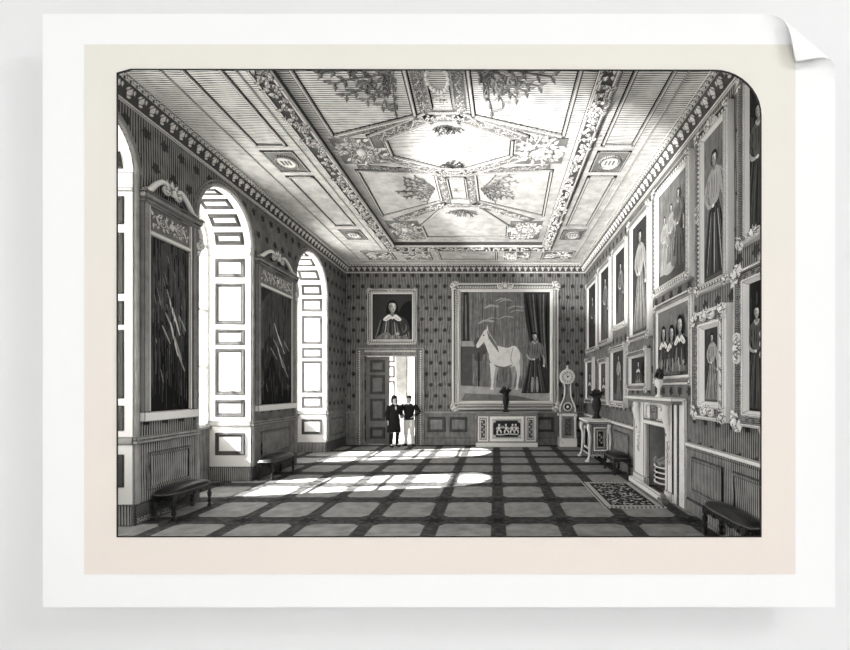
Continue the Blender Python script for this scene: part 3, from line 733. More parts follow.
    def half(s, cx, H, coat=1, collar=5, fold=3, hair=0, z0=0.0):
        S_ = lambda pts: [(cx+p[0]*H, z0+p[1]*H) for p in pts]
        s.poly(S_([(-.42, 0), (-.41, .20), (-.34, .42), (-.22, .52), (-.08, .57), (.08, .57), (.22, .52), (.34, .42), (.41, .20), (.44, 0)]), coat, True)
        for i in range(13):
            x = -.36+i*.06; s.stroke(S_([(x*1.1, .02), (x*.95+.01, .2), (x*.75, .36+.1*random.random())]), H*random.uniform(.012, .03), (fold, 0, 2, 4)[i % 4])
        s.poly(S_([(-.34, 0), (-.26, .12), (-.10, .17), (0, .08), (.12, .18), (.26, .12), (.34, 0)]), 3, True)
        for i in range(7): s.stroke(S_([(-.24+.08*i, .01), (-.2+.068*i, .10)]), H*.018, 4 if i % 2 else 1)
        s.poly(S_([(.22, .44), (.36, .30), (.36, .16), (.22, .08), (.12, .10), (.14, .16), (.26, .20), (.20, .32)]), coat, True); s.stroke(S_([(.30, .36), (.32, .24), (.24, .15)]), H*.02, fold)
        s.oval(*S_([(.12, .13)])[0], H*.045, H*.034, 4); s.stroke(S_([(.10, .14), (.06, .10)]), H*.02, 4)
        s.head(*S_([(0, .74)])[0], H*.125, hair)
        s.poly(S_([(-.21, .46), (-.08, .57), (0, .52), (.08, .57), (.21, .46), (.14, .42), (.03, .48), (0, .45), (-.03, .48), (-.14, .42)]), collar, True)
        for g in (-1, 1): s.stroke(S_([(g*.05, .53), (g*.10, .48), (g*.15, .45)]), H*.012, 2)
    def rule(s, n, t, wd=.008):
        """fine engraved ruling over the ground"""
        for i in range(n):
            x, z = random.uniform(0, 1)*s.w, random.uniform(0, .95)*s.h; l = random.uniform(.06, .22)*s.h
            s.poly([(x, z), (x+wd, z), (x+wd, z+l), (x, z+l)], t); s.k -= 1
        s.k += 1
PI_ = PT
def orn_corner(mb, x, z, gx, gz, r, out, mi=0):
    """carved scrolls and leaves on a frame's corner; gx, gz point outwards"""
    c = Vector((x, -out, z)); U, V = Vector((gx, 0, 0)), Vector((0, 0, gz))
    mb.scroll(c + U*r*.15 + V*r*.45, U, V, r*.5, 1.3, -PI/2, 1, 0.28, 12, mi, 6); mb.scroll(c + U*r*.45 + V*r*.15, V, U, r*.5, 1.3, -PI/2, 1, 0.28, 12, mi, 6)
    mb.ell(c + U*r*.3 + V*r*.3 + Vector((0, -r*.1, 0)), (r*.3, r*.22, r*.3), 8, 5, mi)
    for a in (-0.5, 0.3, 1.1, 1.9): mb.leaf(c, U*math.cos(a) + V*math.sin(a), (0, -1, 0), r*1.0, r*.42, r*.3, mi)
def orn_mid(mb, x, z, ax, r, out, mi=0):
    c = Vector((x, -out, z)); U, V = (Vector((1, 0, 0)), Vector((0, 0, 1))) if ax == 'x' else (Vector((0, 0, 1)), Vector((1, 0, 0)))
    for g in (-1, 1): mb.scroll(c + U*g*r*.7, U*g, V, r*.45, 1.3, PI, 1, 0.28, 12, mi, 6)
    for a in (0.5, 1.05, PI/2, PI-1.05, PI-.5): mb.leaf(c - V*r*.3, U*math.cos(a) + V*math.sin(a), (0, -1, 0), r*1.0, r*.36, r*.25, mi)
    mb.ell(c + Vector((0, -r*.1, 0)), (r*.32, r*.2, r*.32), 8, 5, mi)
WALLROT = {'right': -PI/2, 'left': PI/2, 'back': 0.0}
def picture(wall, u0, u1, z0, z1, label, paint, fw=0.14, style='rope', orn=0.10, ground=1, mids='', tilt=0.0, group=None, name='framed_painting', fdep=0.11):
    wd, ht = u1-u0, z1-z0; um = (u0+u1)/2
    loc = {'right': (XR, um, z0), 'left': (XL, um, z0), 'back': (um, YB, z0)}[wall]
    t = thing(name, label, 'painting', loc, WALLROT[wall], group)
    D_ = fdep
    mb = MB()
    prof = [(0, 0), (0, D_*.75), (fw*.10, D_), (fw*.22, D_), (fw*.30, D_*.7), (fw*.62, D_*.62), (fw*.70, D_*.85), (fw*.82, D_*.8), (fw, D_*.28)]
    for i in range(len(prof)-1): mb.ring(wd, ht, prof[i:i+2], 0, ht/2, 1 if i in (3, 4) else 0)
    if style in ('rope', 'bead', 'leaf'):
        per = {'rope': 0.085, 'bead': 0.07, 'leaf': 0.11}[style]; q = fw*.46; r = fw*.16
        for A, B in (((-wd/2+q, q), (wd/2-q, q)), ((wd/2-q, q), (wd/2-q, ht-q)), ((wd/2-q, ht-q), (-wd/2+q, ht-q)), ((-wd/2+q, ht-q), (-wd/2+q, q))):
            L = math.hypot(B[0]-A[0], B[1]-A[1]); n = int(L/per); dx, dz = (B[0]-A[0])/L, (B[1]-A[1])/L
            for i in range(1, n):
                p = (A[0]+dx*L*i/n, -D_*.64, A[1]+dz*L*i/n)
                if style == 'rope': mb.ell(p, (r*1.5, r*.7, per*.30), 6, 4, 0, Matrix.Rotation(math.atan2(dx, dz)+0.75, 3, 'Y'))
                elif style == 'bead': mb.ell(p, (r, r, r), 6, 4, 0)
                else:
                    g = 1 if i % 2 else -1
                    mb.leaf(p, (dx*.7-dz*g*.8, 0, dz*.7+dx*g*.8), (0, -1, 0), fw*.38, fw*.2, 0.03, 0); mb.scroll((p[0], p[1]-0.01, p[2]), (dx, 0, dz), (-dz*g, 0, dx*g), fw*.16, 1.1, 0, 1, .25, 8, 0, 4)
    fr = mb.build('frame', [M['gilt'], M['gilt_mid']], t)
    for gx in (-1, 1):
        for gz in (-1, 1):
            mb = MB(); orn_corner(mb, gx*(wd/2-fw*.5), ht/2+gz*(ht/2-fw*.5), gx, gz, orn, D_*.85); mb.build('corner_ornament', M['gilt'], fr)
    for m in mids:
        mb = MB()
        if m == 't': orn_mid(mb, 0, ht-fw*.3, 'x', orn*1.1, D_*.9)
        if m == 'b': orn_mid(mb, 0, fw*.5, 'x', orn*1.0, D_*.9)
        if m == 'l': orn_mid(mb, -wd/2+fw*.4, ht*.5, 'z', orn*.9, D_*.9)
        if m == 'r': orn_mid(mb, wd/2-fw*.4, ht*.5, 'z', orn*.9, D_*.9)
        mb.build('crest_ornament' if m == 't' else 'side_ornament', M['gilt'], fr)
    cw, ch = wd-2*fw, ht-2*fw
    p = Paint(cw, ch, ground); paint(p)
    cv = p.mb.build('canvas', PT, t); cv.location = (0, -D_*.25, fw)
    return t

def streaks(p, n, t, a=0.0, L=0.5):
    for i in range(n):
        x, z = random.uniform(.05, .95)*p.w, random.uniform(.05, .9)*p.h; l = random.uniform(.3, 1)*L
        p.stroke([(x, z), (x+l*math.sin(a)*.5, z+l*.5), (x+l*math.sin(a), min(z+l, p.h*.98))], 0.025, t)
def lady(p, dress=1, top=4, fold=3, H=.86, hair=0):
    p.poly([(0, 0), (p.w, 0), (p.w, p.h*.12), (0, p.h*.16)], 2); p.rule(30, 2); p.rule(30, 1); p.full(p.w*.5, p.h*.03, p.h*H, dress, top, fold, hair)
def kids(p):
    p.rule(60, 2); p.rule(40, 4)
    p.poly([(0, 0), (p.w, 0), (p.w, p.h*.2), (0, p.h*.14)], 2)
    for x, z, H, d in ((.24, .10, .62, 4), (.50, .12, .66, 3), (.76, .08, .78, 2)): p.full(p.w*x, p.h*z, p.h*H, d, 3 if d == 2 else 4, 3, 1)
    p.oval(p.w*.45, p.h*.12, p.w*.2, p.h*.06, 4); p.oval(p.w*.62, p.h*.16, p.w*.09, p.h*.05, 3)
def three_men(p):
    p.rule(60, 2); p.rule(30, 4)
    p.poly([(0, 0), (p.w, 0), (p.w, p.h*.5), (0, p.h*.4)], 2, True)
    for x, H, z in ((.22, .74, .10), (.52, .80, .02), (.80, .86, .06)): p.half(p.w*x, min(p.h*H, p.w*1.05), 1, 5, 2, 0, p.h*z)
    for i in range(9): p.stroke([(p.w*(.1+.1*i), p.h*.05), (p.w*(.14+.09*i), p.h*.25)], .05, 4 if i % 2 else 3)
def bust(p, H=.95): p.poly([(p.w*.6, p.h*.3), (p.w, p.h*.2), (p.w, p.h*.8), (p.w*.75, p.h*.75)], 0, True); p.half(p.w*.5, min(p.h*H, p.w*1.1), 1, 5, 3)
def dark_stand(p): p.rule(40, 0); p.rule(30, 2); p.full(p.w*.5, p.h*.02, p.h*.8, 1, 2, 2, 0)
def horse(p):
    W_, H_ = p.w, p.h
    p.rule(160, 2, .014); p.rule(120, 4, .010)
    for i in range(9):                                            # wisps of cloud
        x, z = random.uniform(.2, .55), random.uniform(.68, .92); p.stroke([(W_*x, H_*z), (W_*(x+.07), H_*(z+.025)), (W_*(x+.16), H_*(z+.015))], H_*random.uniform(.008, .02), 4)
    for x, z, r in ((.20, .40, .05), (.17, .46, .05), (.24, .47, .06), (.20, .54, .05)): p.oval(W_*x, H_*z, W_*r, H_*r*.8, 2)
    p.stroke([(W_*.20, H_*.12), (W_*.205, H_*.3), (W_*.2, H_*.45)], W_*.03, 1); p.rule(60, 2, .012)
    p.poly([(0, 0), (W_, 0), (W_, H_*.10), (0, H_*.14)], 4); p.poly([(W_*.05, H_*.07), (W_*.6, H_*.05), (W_*.9, 0), (0, 0)], 3)
    p.poly([(0, H_*.14), (W_*.13, H_*.14), (W_*.13, H_*.5), (0, H_*.5)], 2); p.poly([(0, H_*.5), (W_*.15, H_*.5), (W_*.13, H_*.55), (0, H_*.55)], 4)
    p.poly([(W_*.02, H_*.55), (W_*.1, H_*.55), (W_*.09, H_), (W_*.03, H_)], 1); p.stroke([(W_*.06, H_*.56), (W_*.055, H_*.97)], W_*.02, 3)
    p.poly([(W_*.70, H_), (W_*.73, H_*.72), (W_*.78, H_*.52), (W_*.86, H_*.2), (W_*.9, H_*.10), (W_, H_*.08), (W_, H_)], 1)
    for i in range(7): p.stroke([(W_*(.73+.04*i), H_*.98), (W_*(.78+.03*i), H_*.7), (W_*(.86+.02*i), H_*.3)], W_*.018, (0, 2, 3)[i % 3])
    S_ = lambda pts: [(W_*(.47+a*.92), H_*(.10+b_*.92)) for a, b_ in pts]
    # horse in profile, facing left, standing quietly
    def leg_(x0, x1, z, bend, t):
        p.poly(S_([(x0-.035, z), (x0-.018+bend, z*.55), (x0-.016+bend, z*.45), (x0-.012+bend*.5, .05), (x0-.028+bend*.5, .0), (x0+.016+bend*.5, .0), (x0+.012+bend*.5, .05), (x0+.018+bend, z*.45), (x0+.024+bend, z*.55), (x0+.045, z)]), t)
    leg_(-.085, 0, .26, -.01, 4); leg_(.115, 0, .27, .02, 4); leg_(-.125, 0, .27, .0, 5); leg_(.165, 0, .30, .025, 5)
    p.poly(S_([(.19, .40), (.225, .37), (.245, .28), (.24, .15), (.225, .10), (.215, .2), (.20, .30)]), 4, True)
    p.poly(S_([(-.15, .28), (-.16, .38), (-.08, .44), (.05, .42), (.15, .44), (.21, .37), (.19, .26), (.08, .23), (-.05, .24)]), 5, True)
    p.poly(S_([(-.15, .33), (-.21, .45), (-.25, .54), (-.20, .60), (-.13, .53), (-.06, .43), (-.08, .35)]), 5, True)
    p.poly(S_([(-.17, .58), (-.215, .60), (-.26, .54), (-.32, .45), (-.305, .42), (-.27, .44), (-.20, .51)]), 5, True)
    p.poly(S_([(-.20, .60), (-.185, .65), (-.175, .59)]), 5); p.oval(*S_([(-.232, .545)])[0], W_*.008, H_*.008, 0)
    for i in range(6): p.stroke(S_([(-.185+.02*i, .59-.025*i), (-.16+.022*i, .50-.025*i)]), W_*.016, 3)
    p.stroke(S_([(-.10, .25), (.0, .22), (.12, .25)]), W_*.018, 3); p.stroke(S_([(.13, .43), (.10, .32), (.12, .26)]), W_*.012, 4)
    p.full(W_*.83, H_*.07, H_*.56, 1, 3, 2, 0)
    for g in (-.03, .03): p.stroke([(W_*(.83+g), H_*.08), (W_*(.83+g*.8), H_*.22)], W_*.03, 4)

R_ = 'right'
picture(R_, 5.70, 6.60, 3.42, 5.84, 'tall painting of a standing woman in dark skirt, upper row, above the ornate white-framed portrait', lambda p: lady(p, 1, 4, 2, .84), .15, 'bead', .13, 3, 'tl')
picture(R_, 6.83, 8.42, 3.76, 5.82, 'large rope-framed painting of three standing children, upper row, above the three gentlemen', kids, .17, 'rope', .13, 3)
picture(R_, 8.64, 9.95, 3.05, 5.76, 'tall plain-framed painting of a lady in pale dress, upper row, beside the three children', lambda p: lady(p, 3, 4, 4, .9), .15, 'plain', .15, 1)
picture(R_, 10.15, 11.32, 3.50, 5.58, 'beaded tall picture of a dim figure in upper row, third from the far corner', lambda p: lady(p, 2, 3, 3, .8), .14, 'bead', .12, 1)
picture(R_, 11.58, 12.88, 3.24, 5.54, 'tall dark picture in upper row, second from the far corner', lambda p: lady(p, 2, 3, 2, .85), .15, 'plain', .13, 1)
picture(R_, 13.10, 14.55, 3.18, 5.46, 'tall dark picture in upper row, hung nearest the far corner', dark_stand, .15, 'plain', .13, 1)
picture(R_, 4.78, 5.44, 3.78, 5.88, 'narrow dark picture in upper row, at the near end of the right wall', dark_stand, .14, 'plain', .14, 0, 'b')
picture(R_, 13.62, 14.80, 1.50, 3.00, 'small low picture by the far corner behind the console vase', lambda p: bust(p), .15, 'plain', .11, 2)
picture(R_, 11.90, 12.88, 1.52, 2.86, 'small low picture, second from the far corner, just right of the console vase', lambda p: bust(p), .15, 'plain', .11, 2)
picture(R_, 10.24, 11.58, 1.52, 3.08, 'low picture of a full-length figure between the two smaller portraits', lambda p: lady(p, 2, 4, 3, .9), .15, 'bead', .12, 1, 'b')
picture(R_, 8.76, 10.04, 1.95, 2.82, 'low portrait hung at the far end of the mantelpiece', lambda p: bust(p, .98), .15, 'plain', .14, 1)
picture(R_, 6.84, 8.48, 2.06, 3.60, 'painting of three long-haired gentlemen hung directly above the mantelpiece', three_men, .16, 'plain', .11, 3, fdep=.05)
picture(R_, 5.70, 6.70, 1.53, 3.14, 'portrait of a standing girl in very wide pale ornate frame, right of the mantelpiece', lambda p: lady(p, 3, 4, 4, .9), .27, 'leaf', .17, 1, 'tb', fdep=.13)
picture(R_, 4.78, 5.50, 1.52, 3.48, 'dark picture in scroll-carved frame at the near end of the lower row', dark_stand, .20, 'leaf', .20, 0, 'lr', fdep=.13)
picture('back', -4.46, -2.73, 3.53, 5.46, 'portrait of a long-haired man with white collar hung over the doorway', lambda p: bust(p, .98), .17, 'bead', .13, 1, 't')
picture('back', -1.50, 2.22, 1.25, 5.66, 'largest painting, white horse and standing groom, rope-carved frame above the cabinet', horse, .30, 'rope', .24, 3, 't', fdep=.14)

# two tall mirrors on the window piers, their reflections painted as streaks
def tall_panel(y0, y1, z0, z1, label):
    wd = y1-y0; ht = z1-z0
    t = thing('pier_mirror', label, 'mirror', (XL, (y0+y1)/2, z0), PI/2, 'tall mirrors on the window piers')
    mb = MB()
    mb.box(-wd/2, -wd/2+.09, -.07, 0, .14, ht, 0); mb.box(wd/2-.09, wd/2, -.07, 0, .14, ht, 0)
    mb.box(-wd/2+.09, -wd/2+.14, -.05, 0, .14, ht, 1); mb.box(wd/2-.14, wd/2-.09, -.05, 0, .14, ht, 1)
    mb.box(-wd/2-.02, wd/2+.02, -.09, 0, 0, .14, 1); mb.box(-wd/2+.14, wd/2-.14, -.05, 0, ht-.50, ht-.43, 1)
    fr = mb.build('frame', [M['rail'], M['white']], t)
    mb = MB(); mb.box(-wd/2-.05, wd/2+.05, -.13, 0, ht, ht+.07, 0); mb.box(-wd/2-.02, wd/2+.02, -.10, 0, ht-.06, ht, 1); mb.box(-wd/2-.07, wd/2+.07, -.16, 0, ht+.07, ht+.10, 1)
    mb.build('cornice_shelf', [M['rail'], M['gilt_mid']], t)
    mb = MB(); mb.box(-wd/2+.14, wd/2-.14, -.03, 0, ht-.43, ht-.06, 0)
    Lf = wd-.36; zc = ht-.245
    mb.tube([(-Lf/2+Lf*k/24, -.045, zc+.07*math.sin(k*PI/3)) for k in range(25)], .014, 5, 1)
    for k in range(13):
        x = -Lf/2+Lf*(k+.5)/13
        for g in (-1, 1):
            a = PI/2*g+random.uniform(-.7, .7); mb.leaf((x, -.035, zc+.03*g), (math.cos(a), 0, math.sin(a)), (0, -1, 0), .13, .055, .03, 1)
    for g in (-1, 1): mb.scroll((g*Lf*.25, -.05, zc), (g, 0, 0), (0, 0, 1), .085, 1.5, PI/2, 1, .17, 16, 1, 5)
    mb.ell((0, -.05, zc), (.05, .03, .06), 8, 5, 1)
    mb.build('carved_frieze', [M['gilt_mid'], M['gilt']], t)
    mb = MB(); zc = ht+.10
    for g in (-1, 1):
        pts = spline([(g*wd*.48, -.06, zc+.02), (g*wd*.40, -.06, zc+.07), (g*wd*.28, -.06, zc+.22), (g*wd*.16, -.06, zc+.30), (g*wd*.08, -.06, zc+.22)], 5, False)
        mb.tube(pts, [.05*(1-.4*i/len(pts)) for i in range(len(pts))], 7, 0)
        mb.scroll((g*wd*.12, -.06, zc+.2), (g, 0, 0), (0, 0, 1), .09, 1.4, PI/2, 1, .3, 12, 0, 6)
        mb.scroll((g*wd*.46, -.06, zc+.05), (g, 0, 0), (0, 0, 1), .05, 1.2, 0, -1, .3, 10, 0, 6)
    for a in (.5, 1.0, PI/2, PI-1.0, PI-.5): mb.leaf((0, -.05, zc+.18), (math.cos(a), 0, math.sin(a)), (0, -1, 0), .24, .10, .05, 0)
    mb.ell((0, -.08, zc+.2), (.05, .04, .06), 8, 5, 0)
    mb.build('scroll_pediment', M['gilt'], t)
    mb = MB()
    mb.scroll((wd/2+.05, -.08, ht-.33), (1, 0, 0), (0, 0, 1), .11, 1.1, PI/2, -1, .25, 12, 0, 6); mb.tube([(wd/2+.04, -.07, ht), (wd/2+.1, -.07, ht-.12), (wd/2+.12, -.07, ht-.3), (wd/2+.03, -.07, ht-.5)], .035, 6, 0)
    mb.build('side_bracket', M['gilt'], t)
    cw, ch = wd-.28, ht-.64
    p = Paint(cw, ch, 1)
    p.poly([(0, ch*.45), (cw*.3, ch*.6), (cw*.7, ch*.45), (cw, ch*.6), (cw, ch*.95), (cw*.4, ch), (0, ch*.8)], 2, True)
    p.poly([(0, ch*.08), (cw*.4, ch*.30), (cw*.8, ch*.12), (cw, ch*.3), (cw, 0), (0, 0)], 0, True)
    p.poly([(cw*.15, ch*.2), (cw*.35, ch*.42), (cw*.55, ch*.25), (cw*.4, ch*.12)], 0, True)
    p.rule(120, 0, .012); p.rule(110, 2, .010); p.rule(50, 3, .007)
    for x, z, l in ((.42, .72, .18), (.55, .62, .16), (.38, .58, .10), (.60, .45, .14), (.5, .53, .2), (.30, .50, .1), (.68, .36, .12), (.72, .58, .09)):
        p.stroke([(cw*x, ch*z), (cw*(x+.08), ch*(z-l*.4)), (cw*(x+.2), ch*(z-l))], .035, 4 if l < .15 else 5)  # pale reflection streaks painted on the dark mirror
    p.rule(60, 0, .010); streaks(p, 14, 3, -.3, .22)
    cv = p.mb.build('canvas', PT, t); cv.location = (0, -.02, .14)  # painted sheet standing in for the mirror glass
    return t
tall_panel(6.36, 7.48, 1.50, 4.82, 'tall dark mirror with painted reflection streaks and scroll crest on the near window pier')
tall_panel(9.42, 11.18, 1.48, 4.78, 'tall dark mirror with painted reflection streaks and scroll crest on the far window pier')

# ------------------------------------------------------------------ stools
def leg_bm(h_):
    mb = MB(); mb.lathe([(.018, 0), (.032, .015), (.034, .04), (.016, .06), (.030, .09), (.034, .12), (.018, .15), (.026, .17), (.036, .21), (.036, .24), (.018, .27), (.032, .29), (.034, h_)], n=10)
    return mb
def stool(label, loc, ln, wd, rz):
    t = thing('upholstered_stool', label, 'stool', loc, rz, 'dark stools along the walls')
    n = 28; hx, hy = ln/2, wd/2
    def outline(k, e=4.0):
        o = []
        for i in range(n):
            a = 2*PI*i/n; c_, s_ = math.cos(a), math.sin(a)
            o.append((hx*k*math.copysign(abs(c_)**(2/e), c_), hy*k*math.copysign(abs(s_)**(2/e), s_)))
        return o
    mb = MB(); lv = [(.93, .375), (1.0, .39), (1.03, .41), (1.0, .435), (.86, .462), (.6, .478), (.3, .484)]
    vs = []
    for k, z in lv: vs += [(x, y, z) for x, y in outline(k)]
    mb.add(vs, [(i*n+j, i*n+(j+1) % n, (i+1)*n+(j+1) % n, (i+1)*n+j) for i in range(len(lv)-1) for j in range(n)], 0, True)
    mb.add(vs[:n], [tuple(range(n))[::-1]]); mb.add(vs[-n:], [tuple(range(n))], 0, True)
    cu = mb.build('seat_cushion', M['leather'], t)
    mb = MB(); o = [(x, y, .40) for x, y in outline(1.035)]; mb.tube(o+[o[0]], .009, 6, 0, False); mb.build('piping', M['gilt_mid'], cu)
    mb = MB()
    for sg in (-1, 1):
        for axis, L, off in (('x', hx, hy*.86), ('y', hy, hx*.9)):
            L2 = L*.88; k = max(2, int(L2*2/.16)); pts = [(-L2, .375), (L2, .375)]
            low = []
            for i in range(k*6+1):
                u = i/(k*6); low.append((L2-2*L2*u, .325-.028*abs(math.sin(PI*k*u))))
            pts = pts + low
            if axis == 'x': mb.prism(pts, sg*off-.012, sg*off+.012, 'xzy')
            else: mb.prism(pts, sg*off-.012, sg*off+.012, 'yzx')
            for i in range(k):
                u = -L2+2*L2*(i+.5)/k; c_ = (u, sg*(off+.016), .325) if axis == 'x' else (sg*(off+.016), u, .325)
                mb.scroll(c_, (1, 0, 0) if axis == 'x' else (0, 1, 0), (0, 0, 1), .035, 1.2, 0, 1, .25, 9, 0, 5)
    mb.build('carved_apron', M['ebony'], t)
    first = None
    for a in (-1, 1):
        for b_ in (-1, 1):
            if first is None: first = leg_bm(.385).build('leg', M['ebony'], t); o = first
            else: o = first.copy(); scn.collection.objects.link(o); o.parent = t
            o.location = (a*hx*.88, b_*hy*.80, 0)
    return t
stool('dark carved stool in front of the nearest window pier, at the lower left', (-4.98, 6.88, 0), .92, .36, PI/2)
stool('dark carved stool by the far window pier, under the second tall mirror', (-4.98, 9.80, 0), 1.10, .38, PI/2)
stool('dark stool against right wall between console and chimneypiece', (2.90, 10.25, 0), 0.95, .42, PI/2)
stool('dark stool at the near end of right wall, lower right corner', (2.98, 5.42, 0), 1.05, .27, PI/2)

# ------------------------------------------------------------------ vases
def vase(label, loc, h_, r, leafy=True, mats=('ebony', 'ebony'), ped=0.0):
    t = thing('flower_vase', label, 'vase', loc)
    mb = MB(); mb.lathe([(r*.75, 0), (r*.8, h_*.05), (r*.45, h_*.10), (r*.40, h_*.20), (r*.62, h_*.30), (r*.80, h_*.45), (r*.72, h_*.58), (r*.55, h_*.66), (r*.85, h_*.72), (r*.6, h_*.74)], n=16); mb.build('vase_body', M[mats[0]], t)
    if leafy:
        mb = MB()
        for i in range(34):
            a = random.uniform(0, 2*PI); e = random.uniform(.1, 1.3); d = Vector((math.cos(a)*math.cos(e), math.sin(a)*math.cos(e), math.sin(e)))
            mb.leaf(Vector((0, 0, h_*.72)), d, d.orthogonal(), h_*.32*random.uniform(.7, 1.1), h_*.10, h_*.03); mb.ell(Vector((0, 0, h_*.74))+d*h_*.2, (h_*.045,)*3, 6, 4)
        mb.build('flowers', M[mats[1]], t)
    return t
# ------------------------------------------------------------------ cabinet under the large painting
t = thing('side_cabinet', 'pale low cabinet with figured central panel under the large painting', 'cabinet', (.40, 14.80, 0))
hw = 1.03; dp = .26
mb = MB(); mb.box(-hw, hw, -dp, dp, .16, 1.08); mb.build('carcass', M['rail'], t)
mb = MB(); mb.box(-hw-.02, hw+.02, -dp-.03, dp, 0, .16); mb.build('plinth', M['white'], t)
mb = MB(); mb.box(-hw-.06, hw+.06, -dp-.05, dp, 1.13, 1.19); mb.box(-hw-.02, hw+.02, -dp-.02, dp, 1.08, 1.13); mb.build('top', M['rail'], t)
mb = MB(); mb.M = Matrix.Translation((0, -dp, 0)); mb.ring(1.16, .86, [(0, 0), (0, .03), (.10, .03), (.12, .01)], 0, .62, 0)
q = .39; pz = .27
mb.prism([(-.46, .62-pz+.1), (-.36, .62-pz), (.36, .62-pz), (.46, .62-pz+.1), (.46, .62+pz-.1), (.36, .62+pz), (-.36, .62+pz), (-.46, .62+pz-.1)], -.012, 0, 'xzy', 1)
for gx in (-1, 1):
    for gz in (-1, 1): mb.leaf((gx*.46, -.01, .62+gz*.3), (-gx, 0, -gz), (0, -1, 0), .14, .08, .03, 0)
cp = mb.build('centre_panel', [M['white'], M['ebony']], t)
mb = MB(); mb.M = Matrix.Translation((0, -dp-.015, 0))
for x, g in ((-.27, 1), (-.02, -1), (.18, 1), (.31, -1)):         # small modelled putti of the panel
    z = .47
    mb.ell((x, -.012, z+.17), (.05, .03, .08), 8, 6); mb.ell((x+g*.012, -.016, z+.285), (.034, .03, .037), 8, 6)
    mb.tube([(x-.03, -.012, z+.12), (x-.06, -.015, z+.05), (x-.04, -.015, z-.02)], [.032, .026, .016], 6); mb.tube([(x+.03, -.012, z+.12), (x+.07, -.015, z+.07), (x+.08, -.015, z-.01)], [.032, .026, .016], 6)
    mb.tube([(x+.04*g, -.012, z+.22), (x+.10*g, -.015, z+.18), (x+.11*g, -.015, z+.26)], [.022, .02, .014], 6); mb.tube([(x-.04*g, -.012, z+.22), (x-.08*g, -.015, z+.15), (x-.05*g, -.015, z+.11)], [.022, .018, .014], 6)
mb.tube([(-.38, -.01, .44), (-.2, -.012, .42), (.05, -.012, .45), (.38, -.01, .43)], .02, 6)
mb.build('figure_relief', M['white'], cp)
for g in (-1, 1):
    mb = MB(); mb.M = Matrix.Translation((g*.80, -dp, 0)); mb.ring(.36, .86, [(0, 0), (0, .025), (.05, .025), (.06, .01)], 0, .62, 0); mb.ring(.20, .66, [(0, .0), (0, .02), (.03, .02), (.035, .005)], 0, .62, 0, 1)
    for i in range(6): mb.leaf((0, -.01, .38+i*.085), ((-1)**i*.6, 0, 1), (0, -1, 0), .11, .06, .03, 0)
    mb.build('side_panel', [M['white'], M['wood_dark']], t)
    mb = MB(); mb.lathe([(.05, .16), (.05, .22), (.032, .25), (.036, .6), (.045, .75), (.03, .9), (.05, .95), (.055, 1.08)], (g*(hw-.0), -dp-.02, 0), 10); mb.build('corner_column', M['gilt_mid'], t)
vase('dark slender vase of flowers on the pale cabinet before the large painting', (.37, 14.68, 1.19), .86, .15)

# ------------------------------------------------------------------ clock on its pedestal
t = thing('clock_pedestal', 'pale square pedestal carrying the clock beside the large painting', 'pedestal', (2.48, 14.80, 0))
mb = MB(); mb.box(-.30, .30, -.24, .26, 0, .30); mb.build('plinth', M['marble'], t)
mb = MB(); mb.box(-.24, .24, -.20, .24, .30, 1.04, 0); mb.M = Matrix.Translation((0, -.20, 0)); mb.ring(.26, .62, [(0, 0), (0, .02), (.03, .02), (.04, .004)], 0, .68, 0, 1)
for i in range(6): mb.leaf((0, -.01, .44+i*.08), ((-1)**i*.6, 0, 1), (0, -1, 0), .10, .06, .03, 0)
mb.build('shaft', [M['rail'], M['wood_dark']], t)
for g in (-1, 1):
    mb = MB(); mb.lathe([(.05, .30), (.035, .36), (.035, .9), (.05, 1.0), (.055, 1.04)], (g*.25, -.21, 0), 10)
    mb.build('column', M['gilt'], t)
mb = MB(); mb.box(-.31, .31, -.26, .26, 1.04, 1.14, 0)
for g in (-1, 1): mb.ell((g*.26, -.26, 1.085), (.05, .03, .05), 8, 5)
mb.build('capital', M['gilt'], t)
t = thing('lyre_clock', 'lyre-shaped clock with round white dial standing on the pale pedestal', 'clock', (2.48, 14.78, 1.14))
Z0 = 1.14
mb = MB(); out = spline([(-.26, .0), (-.27, .16), (-.22, .32), (-.12, .55), (-.10, .85), (-.12, 1.0), (.12, 1.0), (.10, .85), (.12, .55), (.22, .32), (.27, .16), (.26, .0), (.1, -.0), (-.1, -.0)], 5)
mb.prism([(x, max(z, 0)) for x, z in out], -.10, .10, 'xzy'); body = mb.build('lyre_body', M['wood'], t)
mb = MB()
for g in (-1, 1): mb.tube([(x*g, -.11, max(z, .03)) for x, z in spline([(.25, .03), (.26, .17), (.21, .32), (.12, .55), (.10, .85), (.12, 1.0)], 5, False)], .026, 6)
mb.build('lyre_rim', M['gilt'], body)
mb = MB(); q = [(.13*math.cos(2*PI*i/20), -.11, .22+.13*math.sin(2*PI*i/20)) for i in range(21)]; mb.tube(q, .022, 6, 0, False); mb.prism([(.12*math.cos(2*PI*i/20), .22+.12*math.sin(2*PI*i/20)) for i in range(20)], -.112, -.10, 'xzy', 1); mb.ell((0, -.12, .22), (.05, .025, .05), 8, 6, 0)
mb.build('pendulum_window', [M['gilt'], M['ebony']], body)
mb = MB(); mb.M = Matrix.Translation((0, 0, 1.24)) @ Matrix.Rotation(PI/2, 4, 'X'); mb.lathe([(.25, -.10), (.27, .0), (.27, .08), (.24, .12), (.20, .12), (.19, .10)], n=28); case = mb.build('dial_case', M['gilt'], t)
mb = MB(); mb.M = Matrix.Translation((0, -.105, 1.24))
mb.prism([(.19*math.cos(2*PI*i/28), .19*math.sin(2*PI*i/28)) for i in range(28)], -.008, 0, 'xzy', 0)
